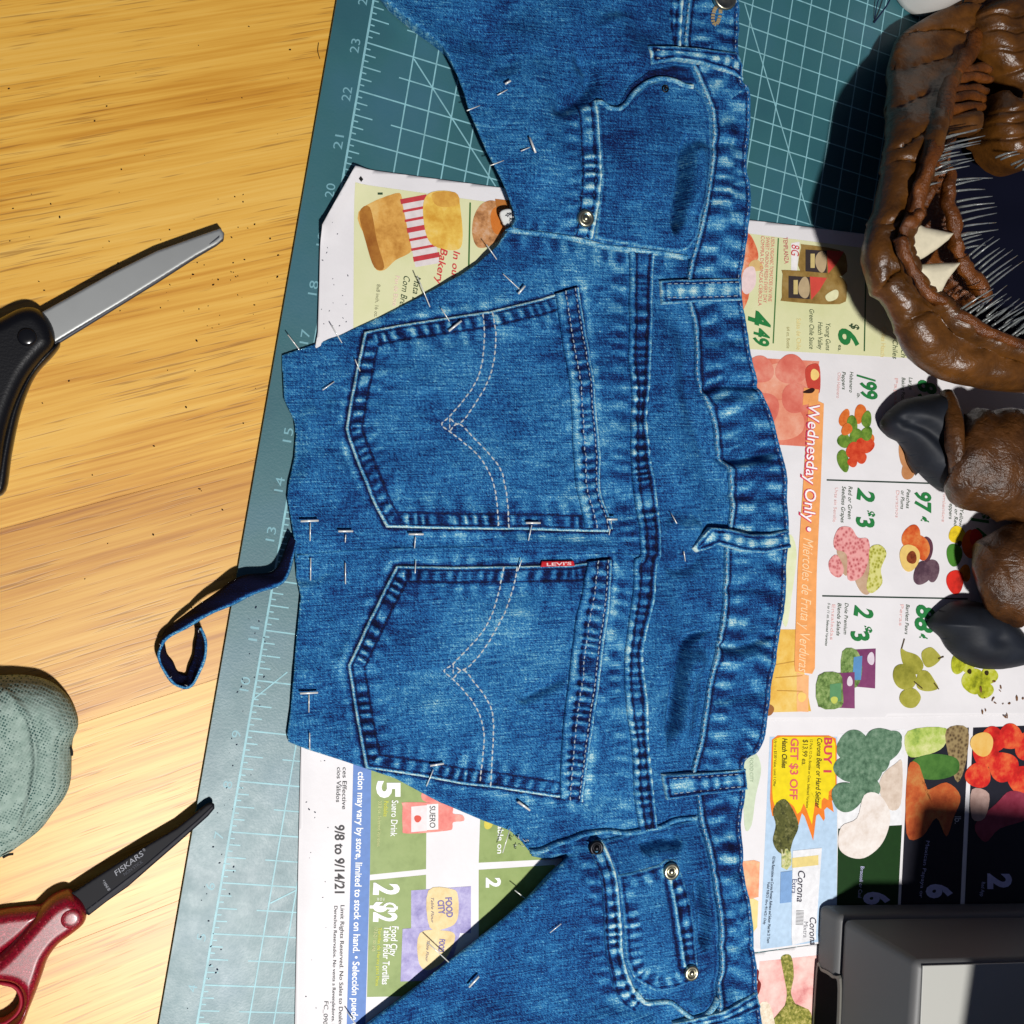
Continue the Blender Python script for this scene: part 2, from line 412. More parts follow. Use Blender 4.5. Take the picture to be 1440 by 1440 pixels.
# ================================================================== printed flyers
def paper_mat(name, c):
    mt, nt, b = newmat(name); v = coords(nt)
    r = ramp(nt, [(0.35, tuple(x*0.95 for x in c[:3])+(1,)), (0.65, c)], noise(nt, v, 40, 3))
    nt.links.new(r.outputs[0], b.inputs["Base Color"]); b.inputs["Roughness"].default_value = 0.5; b.inputs["Specular IOR Level"].default_value = 0.25
    bumpn(nt, b, noise(nt, v, 60, 4), 0.35, 0.0012)
    return mt
PAPER = paper_mat("newsprint_white", S(226, 223, 224))
class Flyer:
    def __init__(s, name, label, poly, z, wav, seed, lifts=()):
        s.k = 0; s.z = z; s.seed = seed; s.wav = wav; s.lifts = lifts; poly = np.array(poly, float)
        c = P(*poly.mean(0), MAT_Z)
        s.root = thing(name, label, "flyer", (c[0], c[1], MAT_Z))
        cloth("paper_sheet", poly, lambda x, y, d: (s.zf(x, y)-MAT_Z)*1000, PAPER, s.root, step=6, skirt=0.2, rim=0, zplane=z)
    def zf(s, x, y):
        x = np.asarray(x, float); y = np.asarray(y, float)
        z = s.z+s.wav*(0.5+vnoise(x, y, 170, s.seed))
        for a, b, amp, wd in s.lifts:
            d, _, _, _ = pdist(x.ravel(), y.ravel(), [a, b]); z = z+(amp*np.exp(-(d/wd)**2)).reshape(x.shape)
        return z
    def poly(s, pts, mat, layer=1, smooth=True, name="printed_picture", n=4):
        p = catmull(pts, n, True) if smooth else resample(np.vstack([pts, pts[:1]]), 12)[:-1]
        c = p.mean(0); rings = 4; V = [c]; Fc = []; K = len(p)
        for r in range(1, rings+1): V += list(c+(p-c)*r/rings)
        V = np.array(V)
        for k in range(K): Fc.append((0, 1+(k+1) % K, 1+k))
        for r in range(rings-1):
            for k in range(K):
                a = 1+r*K+k; b = 1+r*K+(k+1) % K; Fc.append((a, b, b+K, a+K))
        z = s.zf(V[:, 0], V[:, 1]); W = P(V[:, 0], V[:, 1], np.full(len(V), s.z)); s.k += 1; W[:, 2] = z+layer*0.00007+s.k*4e-7
        return mesh(name, W, Fc, mat, s.root, smooth=False)
    def rect(s, c4, mat, layer=1, name="printed_panel"):
        c4 = np.array(c4, float); nu = max(2, int(np.linalg.norm(c4[1]-c4[0])/10)); nv = max(2, int(np.linalg.norm(c4[3]-c4[0])/10))
        U, Vv = np.meshgrid(np.linspace(0, 1, nu+1), np.linspace(0, 1, nv+1))
        p = (c4[0]*((1-U)*(1-Vv))[..., None]+c4[1]*(U*(1-Vv))[..., None]+c4[2]*(U*Vv)[..., None]+c4[3]*((1-U)*Vv)[..., None]).reshape(-1, 2)
        idx = np.arange((nu+1)*(nv+1)).reshape(nv+1, nu+1)
        Q = np.stack([idx[:-1, :-1].ravel(), idx[1:, :-1].ravel(), idx[1:, 1:].ravel(), idx[:-1, 1:].ravel()], 1)
        z = s.zf(p[:, 0], p[:, 1]); W = P(p[:, 0], p[:, 1], np.full(len(p), s.z)); s.k += 1; W[:, 2] = z+layer*0.00007+s.k*4e-7
        return mesh(name, W, Q, mat, s.root, smooth=False)
    def rule(s, a, b, wd, mat, layer=2):
        a = np.array(a, float); b = np.array(b, float); d = b-a; d /= np.linalg.norm(d); n = np.array([-d[1], d[0]])*wd/2
        return s.rect([a-n, b-n, b+n, a+n], mat, layer, "printed_rule")
    def ell(s, cx, cy, rx, ry, mat, layer=2, ang=0.0, k=14):
        a = np.linspace(0, 2*math.pi, k, endpoint=False)
        wob = 1+0.06*np.sin(3*a+cx)
        x = rx*np.cos(a)*wob; y = ry*np.sin(a)*wob; ca, sa = math.cos(ang), math.sin(ang)
        return s.poly(np.stack([cx+x*ca-y*sa, cy+x*sa+y*ca], 1), mat, layer)
    def text(s, t, p0, p1, h, c, layer=4, shear=0.0, bold=0.0):
        return lettering(t, p0, p1, h, ink(c), s.root, s.zf, layer, shear, bold)

GREEN = (38, 120, 62); DKG = (52, 74, 48); RED = (205, 60, 66); PALE = (238, 205, 196); BLK = (48, 46, 48); WHT = (240, 240, 238)
# ---- lower right: meat page
fc = Flyer("meat_flyer", "pink meat page of a store flyer at the lower edge beside the waistband", [(900, 1338), (1060, 1341), (1146, 1328), (1500, 1300), (1500, 1500), (900, 1500)], MAT_Z+0.00025, 0.0003, 5)
fc.rect([(1068, 1352), (1180, 1340), (1180, 1470), (1062, 1475)], picture("meat_print", [(205, 130, 128), (232, 180, 172), (240, 205, 196)], 60), 1)
fc.poly([(1098, 1346), (1112, 1344), (1116, 1372), (1112, 1396), (1122, 1416), (1140, 1424), (1140, 1475), (1078, 1475), (1082, 1440), (1098, 1425), (1106, 1400), (1102, 1370)], picture("parsley_print", [(60, 70, 22), (128, 128, 48), (196, 180, 110)], 500), 2)
fc.poly([(1062, 1420), (1082, 1412), (1092, 1475), (1060, 1475)], picture("salt_print", [(200, 180, 150), (236, 226, 208)], 400), 2)
fc.poly([(1064, 1363), (1067, 1366), (1066, 1376), (1070, 1384), (1066, 1398), (1062, 1395), (1066, 1383), (1062, 1374)], ink((110, 24, 20)), 3)
# ---- lower left: weekly ad cover
fd = Flyer("weekly_ad_flyer", "store flyer page dated 9/8 to 9/14/21 below the jeans", [(424, 1000), (421, 1120), (417, 1300), (413, 1500), (900, 1500), (900, 1000)], MAT_Z+0.0004, 0.0003, 6, lifts=[((417, 1040), (409, 1500), 0.0011, 14)])
BLUE = ink((92, 128, 190)); LEAF = picture("leaf_green_print", [(122, 142, 72), (134, 154, 84), (140, 158, 90)], 120)
fd.rect([(497, 1060), (525, 1060), (512, 1500), (486, 1500)], BLUE, 1)
fd.text("ction may vary by store, limited to stock on hand. • Selección puede varia", (503.5, 1085), (493, 1462), 9.5, WHT, 3, 0, 0.02)
fd.text("ces Effective", (482, 1079), (481, 1138), 6, BLK); fd.text("cios Válidos", (474, 1079), (472.5, 1128), 6, BLK)
fd.text("9/8 to 9/14/21", (471, 1160), (471, 1256), 13.5, BLK, bold=0.02)
fd.text("Limit Rights Reserved. No Sales to Dealers.", (479, 1273), (476, 1448), 5.5, BLK); fd.text("Derechos Reservados. No venta a Revendedores. Rese", (470, 1274), (466, 1455), 4.6, BLK)
fd.text("FC_0908", (456, 1408), (454, 1446), 6, (90, 90, 90))
fd.rect([(522, 1080), (600, 1085), (599, 1222), (520, 1230)], LEAF, 1); fd.rect([(520, 1238), (599, 1230), (599, 1400), (516, 1402)], LEAF, 1)
fd.rect([(675, 1150), (780, 1160), (780, 1208), (673, 1213)], LEAF, 1); fd.rect([(673, 1223), (780, 1216), (780, 1330), (673, 1330)], LEAF, 1)
fd.text("5", (531, 1098), (531, 1122), 32, WHT, bold=0.04); fd.text("Suero Drink", (551, 1125), (549, 1176), 9, WHT, bold=0.01)
fd.text("Pedialite", (540, 1126), (539, 1148), 6, (214, 214, 60)); fd.text("33.8 oz. Selected Varieties", (532, 1126), (530, 1190), 4.5, (200, 205, 140))
pinkb = picture("suero_print", [(206, 92, 84), (226, 128, 116), (238, 168, 150)], 90)
fd.poly([(566, 1134), (570, 1128), (630, 1130), (637, 1136), (637, 1144), (650, 1146), (652, 1154), (637, 1156), (636, 1164), (628, 1168), (572, 1172), (566, 1164)], pinkb, 3, n=3)
fd.poly([(592, 1118), (600, 1112), (625, 1118), (640, 1122), (640, 1128), (600, 1128)], pinkb, 2, n=3)
fd.rect([(578, 1134), (600, 1132), (600, 1168), (578, 1170)], ink((238, 214, 214)), 4); fd.rect([(600, 1131), (616, 1130), (616, 1166), (600, 1167)], ink((232, 228, 226)), 4)
fd.ell(587, 1151, 5, 5, ink((205, 70, 50)), 5); fd.text("SUERO", (604, 1133), (604, 1164), 8, BLK, 5, bold=0.01)
fd.text("2", (527, 1241), (526, 1258), 35, WHT, bold=0.04); fd.text("$2", (527, 1268), (526, 1296), 32, WHT, bold=0.04); fd.text("F O R", (540, 1262), (530, 1262), 4, WHT)
fd.text("Food City", (551, 1302), (548, 1344), 9.5, WHT, bold=0.015); fd.text("Table Flour Tortillas", (540, 1302), (537, 1384), 9.5, WHT, bold=0.015)
fd.text("Tortillas de Harina para Mesa", (532, 1304), (528, 1386), 4.5, (214, 214, 60)); fd.text("17.5-21 oz. pkg.", (526, 1304), (524, 1338), 4.5, (210, 210, 150))
vio = picture("tortilla_bag_print", [(120, 112, 168), (158, 150, 196), (186, 180, 214)], 160)
fd.rect([(578, 1252), (662, 1246), (662, 1312), (578, 1312)], vio, 2); fd.rect([(566, 1306), (650, 1300), (628, 1378), (563, 1380)], vio, 3)
tan = picture("tortilla_print", [(200, 172, 112), (220, 196, 140), (228, 208, 160)], 130)
fd.poly([(602, 1252), (636, 1250), (644, 1262), (643, 1292), (630, 1304), (604, 1304)], tan, 4); fd.poly([(590, 1312), (622, 1308), (640, 1316), (625, 1350), (600, 1364), (588, 1350)], tan, 4)
fd.text("FOOD", (626, 1262), (628, 1290), 9, (112, 100, 160), 6, bold=0.03); fd.text("CITY", (615, 1266), (617, 1286), 9, (112, 100, 160), 6, bold=0.03)
fd.text("Table Flour", (606, 1262), (606, 1298), 4, (90, 80, 110), 6, 0.3); fd.text("FOOD", (618, 1320), (616, 1338), 8, (112, 100, 160), 6, bold=0.03); fd.text("Table Flour", (600, 1322), (598, 1352), 4, (90, 80, 110), 6, 0.3)
fd.text("able on", (700, 1160), (699, 1200), 8, WHT, bold=0.01); fd.text("2", (684, 1234), (684, 1248), 20, WHT, bold=0.04); fd.text("2", (690, 1216), (690, 1218), 1, WHT)
fd.ell(686, 1158, 6, 8, ink((205, 190, 70)), 3)
# ---- right lower: coupon and produce page
fb = Flyer("coupon_flyer", "flyer page with yellow BUY 1 coupon and produce photo columns beside the grey machine", [(900, 1000), (1075, 1003), (1500, 995), (1500, 1310), (1146, 1326), (1060, 1338), (900, 1338)], MAT_Z+0.0007, 0.0005, 7, lifts=[((1060, 1340), (1150, 1327), 0.0012, 10)])
fb.rect([(1082, 1036), (1177, 1036), (1176, 1320), (1068, 1334)], ink((176, 200, 222)), 1)
fb.poly([(1085, 1040), (1088, 1034), (1172, 1034), (1176, 1040), (1176, 1130), (1168, 1118), (1172, 1142), (1158, 1132), (1160, 1158), (1148, 1140), (1143, 1182), (1128, 1140), (1120, 1168), (1112, 1135), (1086, 1152), (1082, 1128)], ink((226, 122, 40)), 2, smooth=False)
fb.poly([(1087, 1040), (1090, 1036), (1170, 1036), (1174, 1042), (1174, 1112), (1165, 1106), (1164, 1128), (1155, 1118), (1154, 1142), (1146, 1124), (1141, 1160), (1130, 1128), (1122, 1148), (1112, 1126), (1090, 1138), (1085, 1120)], ink((228, 204, 24)), 3, smooth=False)
fb.text("BUY 1", (1159, 1037), (1158, 1086), 11, (205, 66, 84), 5, bold=0.03); fb.text("Corona Beer or Hard Seltzer", (1149, 1038), (1146, 1136), 7, (40, 34, 22), 5, 0.2, 0.01)
fb.text("12 Pack 12 Oz. Bottles or Cans, Selected Varieties", (1139, 1040), (1133, 1136), 3.6, (70, 60, 20), 5); fb.text("$13.99 ea.", (1129, 1040), (1127, 1076), 7, (50, 40, 20), 5)
fb.text("GET $3 OFF", (1112, 1038), (1110, 1124), 11, (214, 92, 96), 5, bold=0.02); fb.text("Hatch Chiles", (1100, 1038), (1099, 1080), 7, (30, 26, 18), 5, 0.2, 0.02); fb.text("Up to a $3.00 Value, Limit 1 Offer", (1089, 1040), (1087, 1106), 3.6, (70, 60, 20), 5)
chp = picture("chile_print", [(30, 34, 12), (82, 84, 40), (132, 128, 80)], 420)
fb.poly([(1092, 1128), (1104, 1124), (1116, 1142), (1122, 1162), (1114, 1182), (1108, 1200), (1094, 1198), (1086, 1182), (1090, 1160), (1086, 1142)], chp, 5)
for k in range(12):
    a = 0.9+random.random()*1.1; cx = 1103+random.uniform(-11, 11); cy = 1160+random.uniform(-26, 30)
    fb.ell(cx, cy, 11, 2.4, picture("chile_single_print", [(58, 62, 24), (104, 104, 52)], 300), 6+k % 2, a)
fb.rect([(1114, 1196), (1155, 1192), (1146, 1320), (1112, 1328)], ink((222, 222, 224)), 4); fb.rect([(1097, 1226), (1113, 1224), (1112, 1268), (1096, 1270)], ink((120, 156, 200)), 5)
fb.poly([(1098, 1194), (1112, 1192), (1112, 1222), (1098, 1224)], picture("label_print", [(60, 100, 60), (190, 190, 120), (210, 205, 190)], 400), 5, False); fb.rect([(1113, 1206), (1150, 1202), (1150, 1216), (1113, 1220)], ink((220, 200, 130)), 5)
fb.text("Corona", (1122, 1224), (1120, 1268), 10, (54, 52, 66), 6, 0.2, 0.01); fb.text("Extra", (1114, 1236), (1113, 1256), 6.5, (54, 66, 110), 6)
fb.text("Corona", (1139, 1290), (1138, 1328), 9, (54, 52, 66), 6, 0.2, 0.01); fb.text("|||||||||||", (1122, 1280), (1121, 1300), 8, (60, 60, 60), 6); fb.text("Mixtra", (1130, 1296), (1129, 1318), 6, (120, 120, 126), 6)
fb.text("©2 No Restrictions on Corona Premier, Refresca and Seltzer. Must be 21 Years", (1086, 1204), (1078, 1326), 4, (40, 50, 66), 5); fb.text("Valid 9/8/21 thru 9/14/21 Only", (1079, 1240), (1073, 1300), 3.6, (60, 66, 80), 5)
fb.poly([(1046, 1060), (1060, 1056), (1070, 1080), (1062, 1120), (1056, 1160), (1046, 1160)], ink((196, 208, 180)), 2); fb.text("FOOD CITY", (1054, 1066), (1054, 1100), 5, (150, 170, 140), 4)
fb.poly([(1035, 1212), (1068, 1208), (1066, 1262), (1035, 1266)], picture("peach_corner_print", [(222, 120, 70), (232, 160, 120), (236, 196, 150)], 80), 2, False); fb.poly([(1035, 1266), (1066, 1262), (1064, 1310), (1035, 1315)], picture("corn_corner_print", [(222, 196, 110), (232, 216, 160)], 80), 2, False)
dkg = ink((20, 52, 16)); dk2 = ink((30, 30, 40))
fb.rect([(1178, 1032), (1272, 1025), (1262, 1275), (1176, 1275)], ink((225, 225, 226)), 1)
fb.rect([(1178, 1165), (1268, 1160), (1262, 1275), (1176, 1275)], dkg, 2)
bro = picture("broccoli_print", [(58, 88, 66), (92, 124, 98), (122, 148, 124)], 300)
for cx, cy, r in ((1200, 1050, 24), (1240, 1048, 26), (1192, 1080, 20), (1215, 1085, 24), (1190, 1120, 22), (1214, 1108, 22), (1230, 1066, 22), (1254, 1040, 14)): fb.ell(cx, cy, r, r*0.95, bro, 4+(int(cx) % 3))
fb.poly([(1240, 1090), (1258, 1074), (1268, 1072), (1266, 1130), (1250, 1138), (1236, 1112)], picture("cauli_shade_print", [(196, 176, 158), (220, 204, 188)], 200), 4)
fb.poly([(1182, 1162), (1204, 1150), (1214, 1118), (1234, 1116), (1250, 1140), (1248, 1166), (1236, 1190), (1214, 1206), (1192, 1204), (1178, 1190)], picture("cauliflower_print", [(212, 198, 186), (226, 216, 208), (234, 228, 222)], 120), 7)
fb.rect([(1278, 1030), (1362, 1023), (1350, 1275), (1266, 1275)], dk2, 2); fb.rect([(1368, 1023), (1450, 1020), (1440, 1275), (1356, 1275)], dk2, 2)
fb.poly([(1276, 1028), (1330, 1024), (1326, 1050), (1300, 1062), (1276, 1062)], picture("lettuce_print", [(90, 130, 50), (170, 190, 90), (214, 214, 150)], 90), 3)
fb.poly([(1282, 1070), (1310, 1060), (1344, 1066), (1346, 1086), (1320, 1096), (1290, 1092)], picture("pepper_green_print", [(40, 84, 30), (80, 124, 54)], 90), 4)
fb.poly([(1330, 1026), (1360, 1024), (1358, 1070), (1346, 1100), (1334, 1066)], picture("pineapple_print", [(52, 40, 26), (120, 100, 68), (150, 130, 90)], 420, 'voronoi'), 3)
fb.poly([(1276, 1080), (1292, 1076), (1300, 1110), (1330, 1100), (1350, 1120), (1340, 1150), (1330, 1176), (1316, 1150), (1296, 1176), (1274, 1172)], picture("carrot_print", [(150, 60, 30), (186, 90, 44), (190, 130, 70)], 90), 5)
for cx, cy, r in ((1385, 1060, 18), (1410, 1078, 21), (1420, 1036, 18), (1446, 1050, 20), (1395, 1040, 18), (1375, 1090, 18), (1436, 1096, 20)): fb.ell(cx, cy, r, r, picture("apple_print", [(150, 20, 18), (206, 40, 34), (224, 110, 60)], 70), 4+int(cy) % 3)
fb.ell(1380, 1046, 16, 17, picture("peach_print", [(222, 170, 80), (230, 196, 120)], 60), 8)
fb.poly([(1366, 1110), (1390, 1116), (1384, 1150), (1366, 1150)], picture("garlic_print", [(150, 120, 110), (190, 160, 150)], 90), 6)
fb.poly([(1370, 1160), (1400, 1130), (1420, 1112), (1445, 1120), (1445, 1150), (1405, 1165), (1385, 1184)], picture("radish_print", [(120, 30, 50), (150, 60, 80)], 90), 5)
VIOW = (190, 190, 224)
for t_, p0, p1, h in (("6", (1216, 1254), (1216, 1272), 34), ("6", (1304, 1243), (1304, 1263), 34), ("2", (1390, 1228), (1390, 1250), 32)): fb.text(t_, p0, p1, h, VIOW, 5, bold=0.05)
fb.text("Broccoli or Caul", (1210, 1218), (1206, 1262), 5, VIOW, 5); fb.text("Mexican Papaya or", (1302, 1182), (1292, 1262), 5, VIOW, 5); fb.text("Red App", (1380, 1240), (1378, 1260), 5, VIOW, 5); fb.text("lb.", (1342, 1148), (1342, 1158), 9, (200, 200, 200), 5)
# ---- top sheet: bakery and chiles over produce
fa = Flyer("produce_flyer", "wide store flyer with bread photo, Wednesday Only banner and fruit under the jeans", [(497, 236), (720, 266), (1050, 309), (1215, 329), (1500, 362), (1500, 1002), (1075, 1012), (900, 1012), (900, 620), (420, 600), (446, 470), (448, 400), (450, 319)], MAT_Z+0.0010, 0.0005, 8, lifts=[((450, 319), (446, 600), 0.0014, 10), ((497, 236), (450, 319), 0.004, 16), ((1075, 1013), (1500, 1003), 0.0006, 10)])
CREAM = picture("cream_print", [(206, 208, 156), (216, 216, 170), (222, 220, 178)], 18)
fa.rect([(498, 258), (800, 300), (800, 560), (496, 560)], CREAM, 1); fa.rect([(1000, 322), (1480, 382), (1480, 515), (1000, 488)], CREAM, 1)
bread = picture("bread_print", [(172, 112, 40), (214, 160, 78), (228, 190, 116)], 60)
fa.poly([(504, 298), (556, 272), (566, 282), (574, 310), (580, 350), (556, 366), (540, 380), (526, 376), (516, 340)], bread, 2); 
fa.poly([(505, 300), (520, 292), (530, 340), (540, 376), (526, 376), (514, 340)], picture("crust_print", [(140, 80, 24), (182, 124, 50)], 90), 3)
fa.rect([(565, 283), (600, 274), (618, 370), (584, 376)], ink((218, 208, 206)), 2)
for k in range(7): a = 284+k*13.5; fa.rule((563+k*3, a), (600+k*3, a-7), 3.6 if k % 3 else 7, ink((190, 60, 66)), 3)
fa.poly([(595, 286), (608, 270), (640, 272), (648, 300), (650, 340), (640, 352), (610, 346), (598, 326)], picture("cornbread_print", [(206, 150, 50), (228, 188, 84), (234, 206, 130)], 80), 4)
fa.poly([(608, 272), (640, 271), (644, 288), (615, 290)], picture("cornbread_top_print", [(190, 130, 50), (224, 176, 80)], 120), 5)
fa.rule((661, 285), (659, 376), 2.2, ink((60, 110, 50)), 3)
fa.poly([(666, 306), (676, 288), (692, 282), (704, 292), (706, 330), (690, 345), (672, 348), (664, 330)], picture("bakery_bowl_print", [(120, 70, 36), (196, 140, 90), (214, 186, 160)], 110), 3); fa.poly([(690, 300), (700, 292), (710, 320), (700, 330), (692, 322)], picture("bakery_orange_print", [(190, 100, 30), (214, 130, 56)], 110), 4)
fa.rect([(696, 280), (716, 282), (716, 296), (698, 294)], ink((176, 110, 50)), 4)
fa.text("In our", (638, 353), (634, 395), 9, RED, 5, 0.2, 0.01); fa.text("Bakery", (620, 349), (612, 400), 10, RED, 5, 0.2, 0.01)
fa.text("Mata B", (583, 388), (579, 425), 9, DKG, 5, 0.3); fa.text("Corn Bread", (568, 388), (560, 440), 9, DKG, 5, 0.3); fa.text("Pan de Elote", (556, 388), (552, 430), 6, PALE, 4); fa.text("8x8 inch, 16 oz.", (530, 400), (526, 446), 5, (140, 140, 110), 4)
fa.text("1", (531, 271), (531, 274), 7, DKG, 4); fa.rect([(506, 249), (510, 253), (507, 257), (503, 253)], ink((30, 30, 30)), 4)
fa.poly([(1035, 345), (1050, 328), (1060, 340), (1066, 362), (1056, 380), (1052, 420), (1038, 440), (1030, 400)], picture("tomato_onion_print", [(196, 70, 44), (226, 130, 90), (232, 190, 160)], 120), 2)
fa.ell(1062, 374, 10, 8, ink((214, 180, 120)), 3); fa.poly([(1046, 380), (1060, 376), (1062, 400), (1050, 414), (1042, 404)], ink((232, 206, 204)), 3)
for x, y0, y1, tx in ((1086, 334, 424, "USDA ORGANIC TOMATOES ON VINE"), (1079, 334, 426, "SWEET ONIONS FRESH EVERY DAY"), (1072, 332, 430, "COMPRA DE ONZAS CEBOLLA")): fa.text(tx, (x-2, y0), (x-6, y1), 5, (218, 130, 118), 4)
fa.rule((1094, 335), (1087, 483), 1.8, ink((70, 116, 62)), 3); fa.rule((1218, 345), (1215, 494), 1.8, ink((50, 90, 50)), 3)
fa.text("4", (1054, 436), (1052, 458), 31, GREEN, 5, 0.25, 0.03); fa.text("49", (1061, 461), (1059, 486), 22, GREEN, 5, 0.25, 0.03)
fa.text("TEMPLANZA", (1101, 334), (1103, 371), 6, (196, 90, 100), 4); fa.rect([(1112, 342), (1124, 340), (1120, 385), (1112, 384)], ink((232, 228, 226)), 2); fa.text("8G", (1113, 344), (1112, 360), 11, (196, 50, 60), 4, 0.2)
jug = picture("jug_print", [(120, 92, 44), (148, 118, 62), (164, 138, 86)], 90); 
fa.poly([(1126, 348), (1130, 344), (1180, 352), (1190, 366), (1184, 388), (1126, 384)], jug, 3, n=3)
fa.poly([(1100, 386), (1104, 380), (1170, 386), (1188, 396), (1190, 412), (1180, 428), (1104, 424), (1099, 418)], jug, 5, n=3)
for dx, dy, ly in ((0, 0, 6), (24, -37, 4)):
    fa.rect([(1108+dx, 388+dy), (1138+dx, 390+dy), (1138+dx, 421+dy), (1108+dx, 419+dy)], ink((58, 50, 50)), ly); fa.rect([(1138+dx, 389+dy), (1162+dx, 391+dy), (1152+dx, 408+dy), (1140+dx, 422+dy)], ink((206, 76, 64)), ly)
    fa.ell(1130+dx, 405+dy, 8, 15, ink((182, 160, 124)), ly+1); fa.rect([(1115+dx, 394+dy), (1121+dx, 394+dy), (1121+dx, 414+dy), (1115+dx, 414+dy)], ink((200, 180, 120)), ly+1)
fa.poly([(1160, 416), (1172, 408), (1178, 410), (1176, 420), (1164, 424)], ink((222, 220, 176)), 7)
fa.text("Green Chile Sauce", (1138, 435), (1138, 491), 6.5, DKG, 4, 0.25); fa.text("Hatch Valley", (1150, 453), (1150, 492), 6.5, DKG, 4, 0.25); fa.text("Young Guns", (1161, 455), (1161, 493), 6.5, DKG, 4, 0.25)
fa.text("Salsa de Chile", (1120, 448), (1120, 492), 6, (226, 206, 140), 4); fa.text("64 oz. Bottle", (1106, 460), (1106, 490), 4.5, (170, 160, 110), 4)
fa.text("6", (1180, 462), (1179, 486), 28, GREEN, 5, 0.25, 0.03); fa.text("$", (1196, 455), (1196, 464), 12, DKG, 5, 0.25, 0.02); fa.text("ea.", (1179, 485), (1178, 494), 5, DKG, 4)
fa.text("Chiles", (1255, 478), (1255, 505), 7, DKG, 4, 0.25); fa.text("Hatch", (1267, 474), (1267, 503), 7, DKG, 4, 0.25); fa.text("co", (1278, 492), (1278, 504), 7, DKG, 4, 0.25); fa.text("Chiles Hatch", (1240, 460), (1238, 502), 6, (226, 206, 140), 4)
tom = picture("tomato_print", [(206, 96, 74), (222, 130, 106), (232, 172, 150)], 24)
fa.rect([(1040, 502), (1152, 508), (1150, 560), (1128, 628), (1040, 622)], tom, 1) if False else fa.rect([(1040, 502), (1152, 508), (1134, 628), (1040, 622)], tom, 1)
for cx, cy, r, cc in ((1092, 536, 26, 0), (1068, 520, 20, 1), (1112, 520, 22, 1), (1100, 592, 30, 0), (1072, 575, 24, 1), (1120, 560, 22, 1)): fa.ell(cx, cy, r, r*0.95, picture("tomato_single_print%d" % cc, [[(208, 104, 80), (226, 150, 122), (236, 188, 164)], [(198, 84, 70), (216, 118, 100), (230, 160, 138)]][cc], 36), 2+cc)
fa.poly([(1132, 520), (1142, 512), (1152, 516), (1152, 552), (1140, 552), (1134, 540)], ink((196, 70, 56)), 5); fa.ell(1145, 527, 6, 8, ink((236, 200, 120)), 6)
ORG = ink((234, 160, 94)); fa.poly([(1137, 562), (1158, 565), (1153, 690), (1148, 800), (1145, 948), (1116, 944), (1121, 800), (1130, 660)], ORG, 6, smooth=False); fa.rect([(1130, 545), (1151, 548), (1150, 566), (1128, 570)], ORG, 5)
fa.poly([(1128, 552), (1140, 546), (1145, 548), (1140, 553)], ink((50, 24, 20)), 9)
fa.text("Wednesday Only •", (1135.5, 568), (1128, 748), 17, (205, 60, 90), 9, 0.15, 0.045); fa.text("Wednesday Only •", (1136.5, 569), (1129, 747), 15.5, (246, 240, 240), 11, 0.15, 0.005)
fa.text("Miércoles de Fruta y Verduras", (1129, 756), (1122, 945), 14, (246, 206, 160), 9, 0.4, 0.0)
fa.poly([(1096, 770), (1112, 752), (1120, 780), (1114, 830), (1106, 880), (1098, 860)], picture("cabbage_print", [(206, 214, 160), (226, 228, 196)], 70), 2)
ban = picture("banana_print", [(206, 150, 50), (226, 182, 84), (234, 204, 124)], 46)
fa.rect([(1088, 885), (1120, 885), (1140, 1000), (1070, 1002)], ban, 1); 
for k in range(3): fa.rule((1088+k*2, 935+k*18), (1128, 928+k*22), 1.2, ink((190, 140, 60)), 3)
fa.ell(1078, 998, 10, 8, ink((150, 96, 50)), 4); fa.rect([(1120, 946), (1137, 950), (1136, 1001), (1120, 1000)], ink((236, 176, 120)), 2); fa.ell(1127, 980, 6, 7, ink((242, 200, 110)), 4)
fa.rule((1162, 675), (1345, 681), 2.0, ink((40, 60, 50)), 3); fa.rule((1156, 838), (1360, 842), 2.0, ink((40, 60, 50)), 3)
def price(t, p0, p1, h): fa.text(t, p0, p1, h, GREEN, 6, 0.22, 0.035)
price("1", (1206, 527), (1205, 532), 26); price("99", (1210, 538), (1212, 563), 22)
price("2", (1207, 686), (1205, 704), 24); price("3", (1204, 727), (1206, 744), 24); price("$", (1218, 718), (1218, 727), 12); price("97", (1287, 692), (1287, 722), 22); price("¢", (1294, 725), (1294, 735), 13)
price("2", (1203, 851), (1201, 867), 26); price("3", (1196, 888), (1200, 905), 24); price("$", (1214, 880), (1214, 890), 12); price("88", (1290, 850), (1286, 888), 26); price("¢", (1292, 890), (1292, 899), 13)
price("8", (1292, 534), (1290, 552), 26); price("9", (1292, 553), (1290, 570), 24); price("1", (1366, 728), (1366, 736), 24); price("$", (1378, 722), (1378, 730), 13); price("4", (1366, 742), (1366, 758), 24)
for t_, p0, p1, h in (("Habanero", (1195, 523), (1194, 552), 5), ("Peppers", (1184, 523), (1184, 548), 5), ("lb.", (1205, 553), (1205, 560), 4), ("Red or Green", (1193, 684), (1192, 730), 5.5), ("Seedless Grapes", (1184, 684), (1182, 735), 5.5), ("Peaches", (1275, 688), (1274, 715), 5), ("or Plums", (1267, 690), (1266, 716), 5), ("Dole Premium", (1188, 848), (1186, 892), 5), ("Blends Salads", (1178, 848), (1176, 894), 5), ("Bartlett Pears", (1274, 850), (1272, 892), 5), ("Large", (1278, 531), (1278, 548), 5), ("Baking Potat", (1268, 531), (1267, 566), 5), ("Green, Yellow,", (1352, 688), (1348, 742), 5), ("Orange or Red", (1344, 688), (1341, 740), 5), ("Bell Peppers", (1336, 690), (1334, 730), 5), ("5 to 11 oz. Selected Varieties", (1164, 848), (1160, 908), 3.4)):
    fa.text(t_, p0, p1, h, DKG, 4, 0.2)
